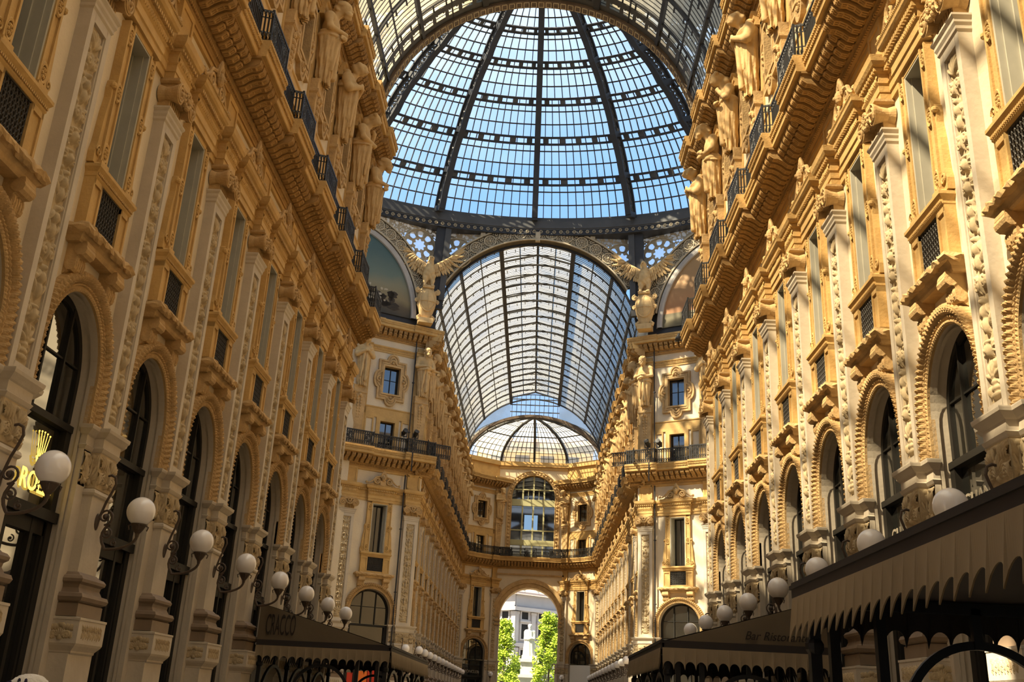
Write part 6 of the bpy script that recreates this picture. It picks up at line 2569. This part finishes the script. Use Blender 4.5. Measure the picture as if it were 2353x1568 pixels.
def figure(X, Y, Z):
    legs = [cap_sdf((s * .09, 0, .92), (s * .11, .05 * s, .50), .095, .07)(X, Y, Z) for s in (-1, 1)] + [cap_sdf((s * .11, .05 * s, .50), (s * .11, -.02 + .10 * s, .09), .068, .048)(X, Y, Z) for s in (-1, 1)]
    feet = [cap_sdf((s * .11, -.05 + .10 * s, .045), (s * .12, .15 + .10 * s, .035), .045, .035)(X, Y, Z) for s in (-1, 1)]
    tor = [ell_sdf((0, 0, .98), (.17, .12, .16))(X, Y, Z), ell_sdf((0, 0, 1.22), (.17, .115, .24))(X, Y, Z), cap_sdf((-.15, 0, 1.38), (.15, 0, 1.38), .07, .07)(X, Y, Z), cap_sdf((0, 0, 1.38), (0, .015, 1.50), .06, .055)(X, Y, Z)]
    arms = []
    for s in (-1, 1):
        arms += [cap_sdf((s * .19, 0, 1.38), (s * .24, -.02, 1.10), .055, .045)(X, Y, Z), cap_sdf((s * .24, -.02, 1.10), (s * .23, .12, .88), .043, .032)(X, Y, Z), ell_sdf((s * .225, .15, .82), (.028, .03, .055))(X, Y, Z)]
        for f in range(4):
            arms.append(cap_sdf((s * .225, .13 + .016 * f, .79), (s * .215, .14 + .018 * f, .715 + .006 * abs(f - 1.4)), .010, .008)(X, Y, Z))
        arms.append(cap_sdf((s * .215, .175, .83), (s * .20, .205, .775), .011, .009)(X, Y, Z))
    hd_ = [ell_sdf((0, .03, 1.60), (.075, .095, .115))(X, Y, Z), cap_sdf((0, .12, 1.60), (0, .135, 1.575), .012, .016)(X, Y, Z), cap_sdf((-.025, .105, 1.535), (.025, .105, 1.535), .012, .012)(X, Y, Z),
           ell_sdf((-.078, .02, 1.59), (.012, .025, .032))(X, Y, Z), ell_sdf((.078, .02, 1.59), (.012, .025, .032))(X, Y, Z)]
    return smin([smin(legs + feet, .03), smin(tor + hd_, .03), smin(arms, .015)], .03)


m = snet(figure, (-.36, -.24, -.01), (.36, .34, 1.76), 0.017)
body = part('body', m, SKIN, t, smooth=True)


def coat(X, Y, Z):
    d = smin([ell_sdf((0, 0, .98), (.20, .155, .22))(X, Y, Z), ell_sdf((0, 0, 1.22), (.20, .15, .26))(X, Y, Z), cap_sdf((-.15, 0, 1.38), (.15, 0, 1.38), .09, .09)(X, Y, Z)] +
             [cap_sdf((s * .19, 0, 1.38), (s * .24, -.02, 1.10), .075, .065)(X, Y, Z) for s in (-1, 1)] + [cap_sdf((s * .24, -.02, 1.10), (s * .23, .10, .91), .062, .052)(X, Y, Z) for s in (-1, 1)], .03)
    return np.maximum(d, Z - 1.47)


part('coat', snet(coat, (-.38, -.26, .7), (.38, .3, 1.5), .022), COAT, t, smooth=True)


def trousers(X, Y, Z):
    d = smin([cap_sdf((s * .09, 0, .92), (s * .11, .05 * s, .50), .115, .09)(X, Y, Z) for s in (-1, 1)] + [cap_sdf((s * .11, .05 * s, .50), (s * .11, -.02 + .10 * s, .09), .088, .07)(X, Y, Z) for s in (-1, 1)], .03)
    return np.maximum(d, .07 - Z)


part('trousers', snet(trousers, (-.26, -.26, .03), (.26, .26, 1.05), .024), TROUSER, t, smooth=True)
part('hair', snet(lambda X, Y, Z: np.maximum(ell_sdf((0, .0, 1.62), (.088, .105, .12))(X, Y, Z), np.maximum(Y - .03, 1.50 - Z)), (-.12, -.14, 1.46), (.12, .12, 1.78), .016), HAIR, t, smooth=True)


def hat(X, Y, Z):
    return np.maximum(smin([ell_sdf((0, .02, 1.655), (.105, .125, .10))(X, Y, Z), ell_sdf((.01, -.01, 1.72), (.075, .085, .05))(X, Y, Z)], .04) + .003 * np.sin(40 * np.arctan2(Y, X)), 1.60 - Z)


hm = snet(hat, (-.14, -.14, 1.57), (.14, .18, 1.82), .010)
ho = part('knitted_hat', hm, HATWHITE, t, smooth=True)
m = MB()
rnd = random.Random(2)
for fx, fz in ((-.035, 1.715), (0.03, 1.70), (-.005, 1.665), (.07, 1.66), (-.075, 1.67)):
    for k in range(5):
        a = 2 * PI * k / 5 + rnd.random()
        c = Vector((fx + .022 * math.cos(a), 0, fz + .022 * math.sin(a)))
        yy = .02 + .125 * math.sqrt(max(.02, 1 - (c.x / .105) ** 2 - ((c.z - 1.655) / .10) ** 2)) if c.z < 1.74 else .03
        m.ball((c.x, yy + .004, c.z), .013, 6, 4, (1, .5, 1.3))
part('navy_print', m, HATNAVY, ho)

# the prototypes themselves are not part of the scene
for P in Proto.made:
    for o, _p in reversed(P.parts):
        bpy.data.objects.remove(o)
    bpy.data.objects.remove(P.root)
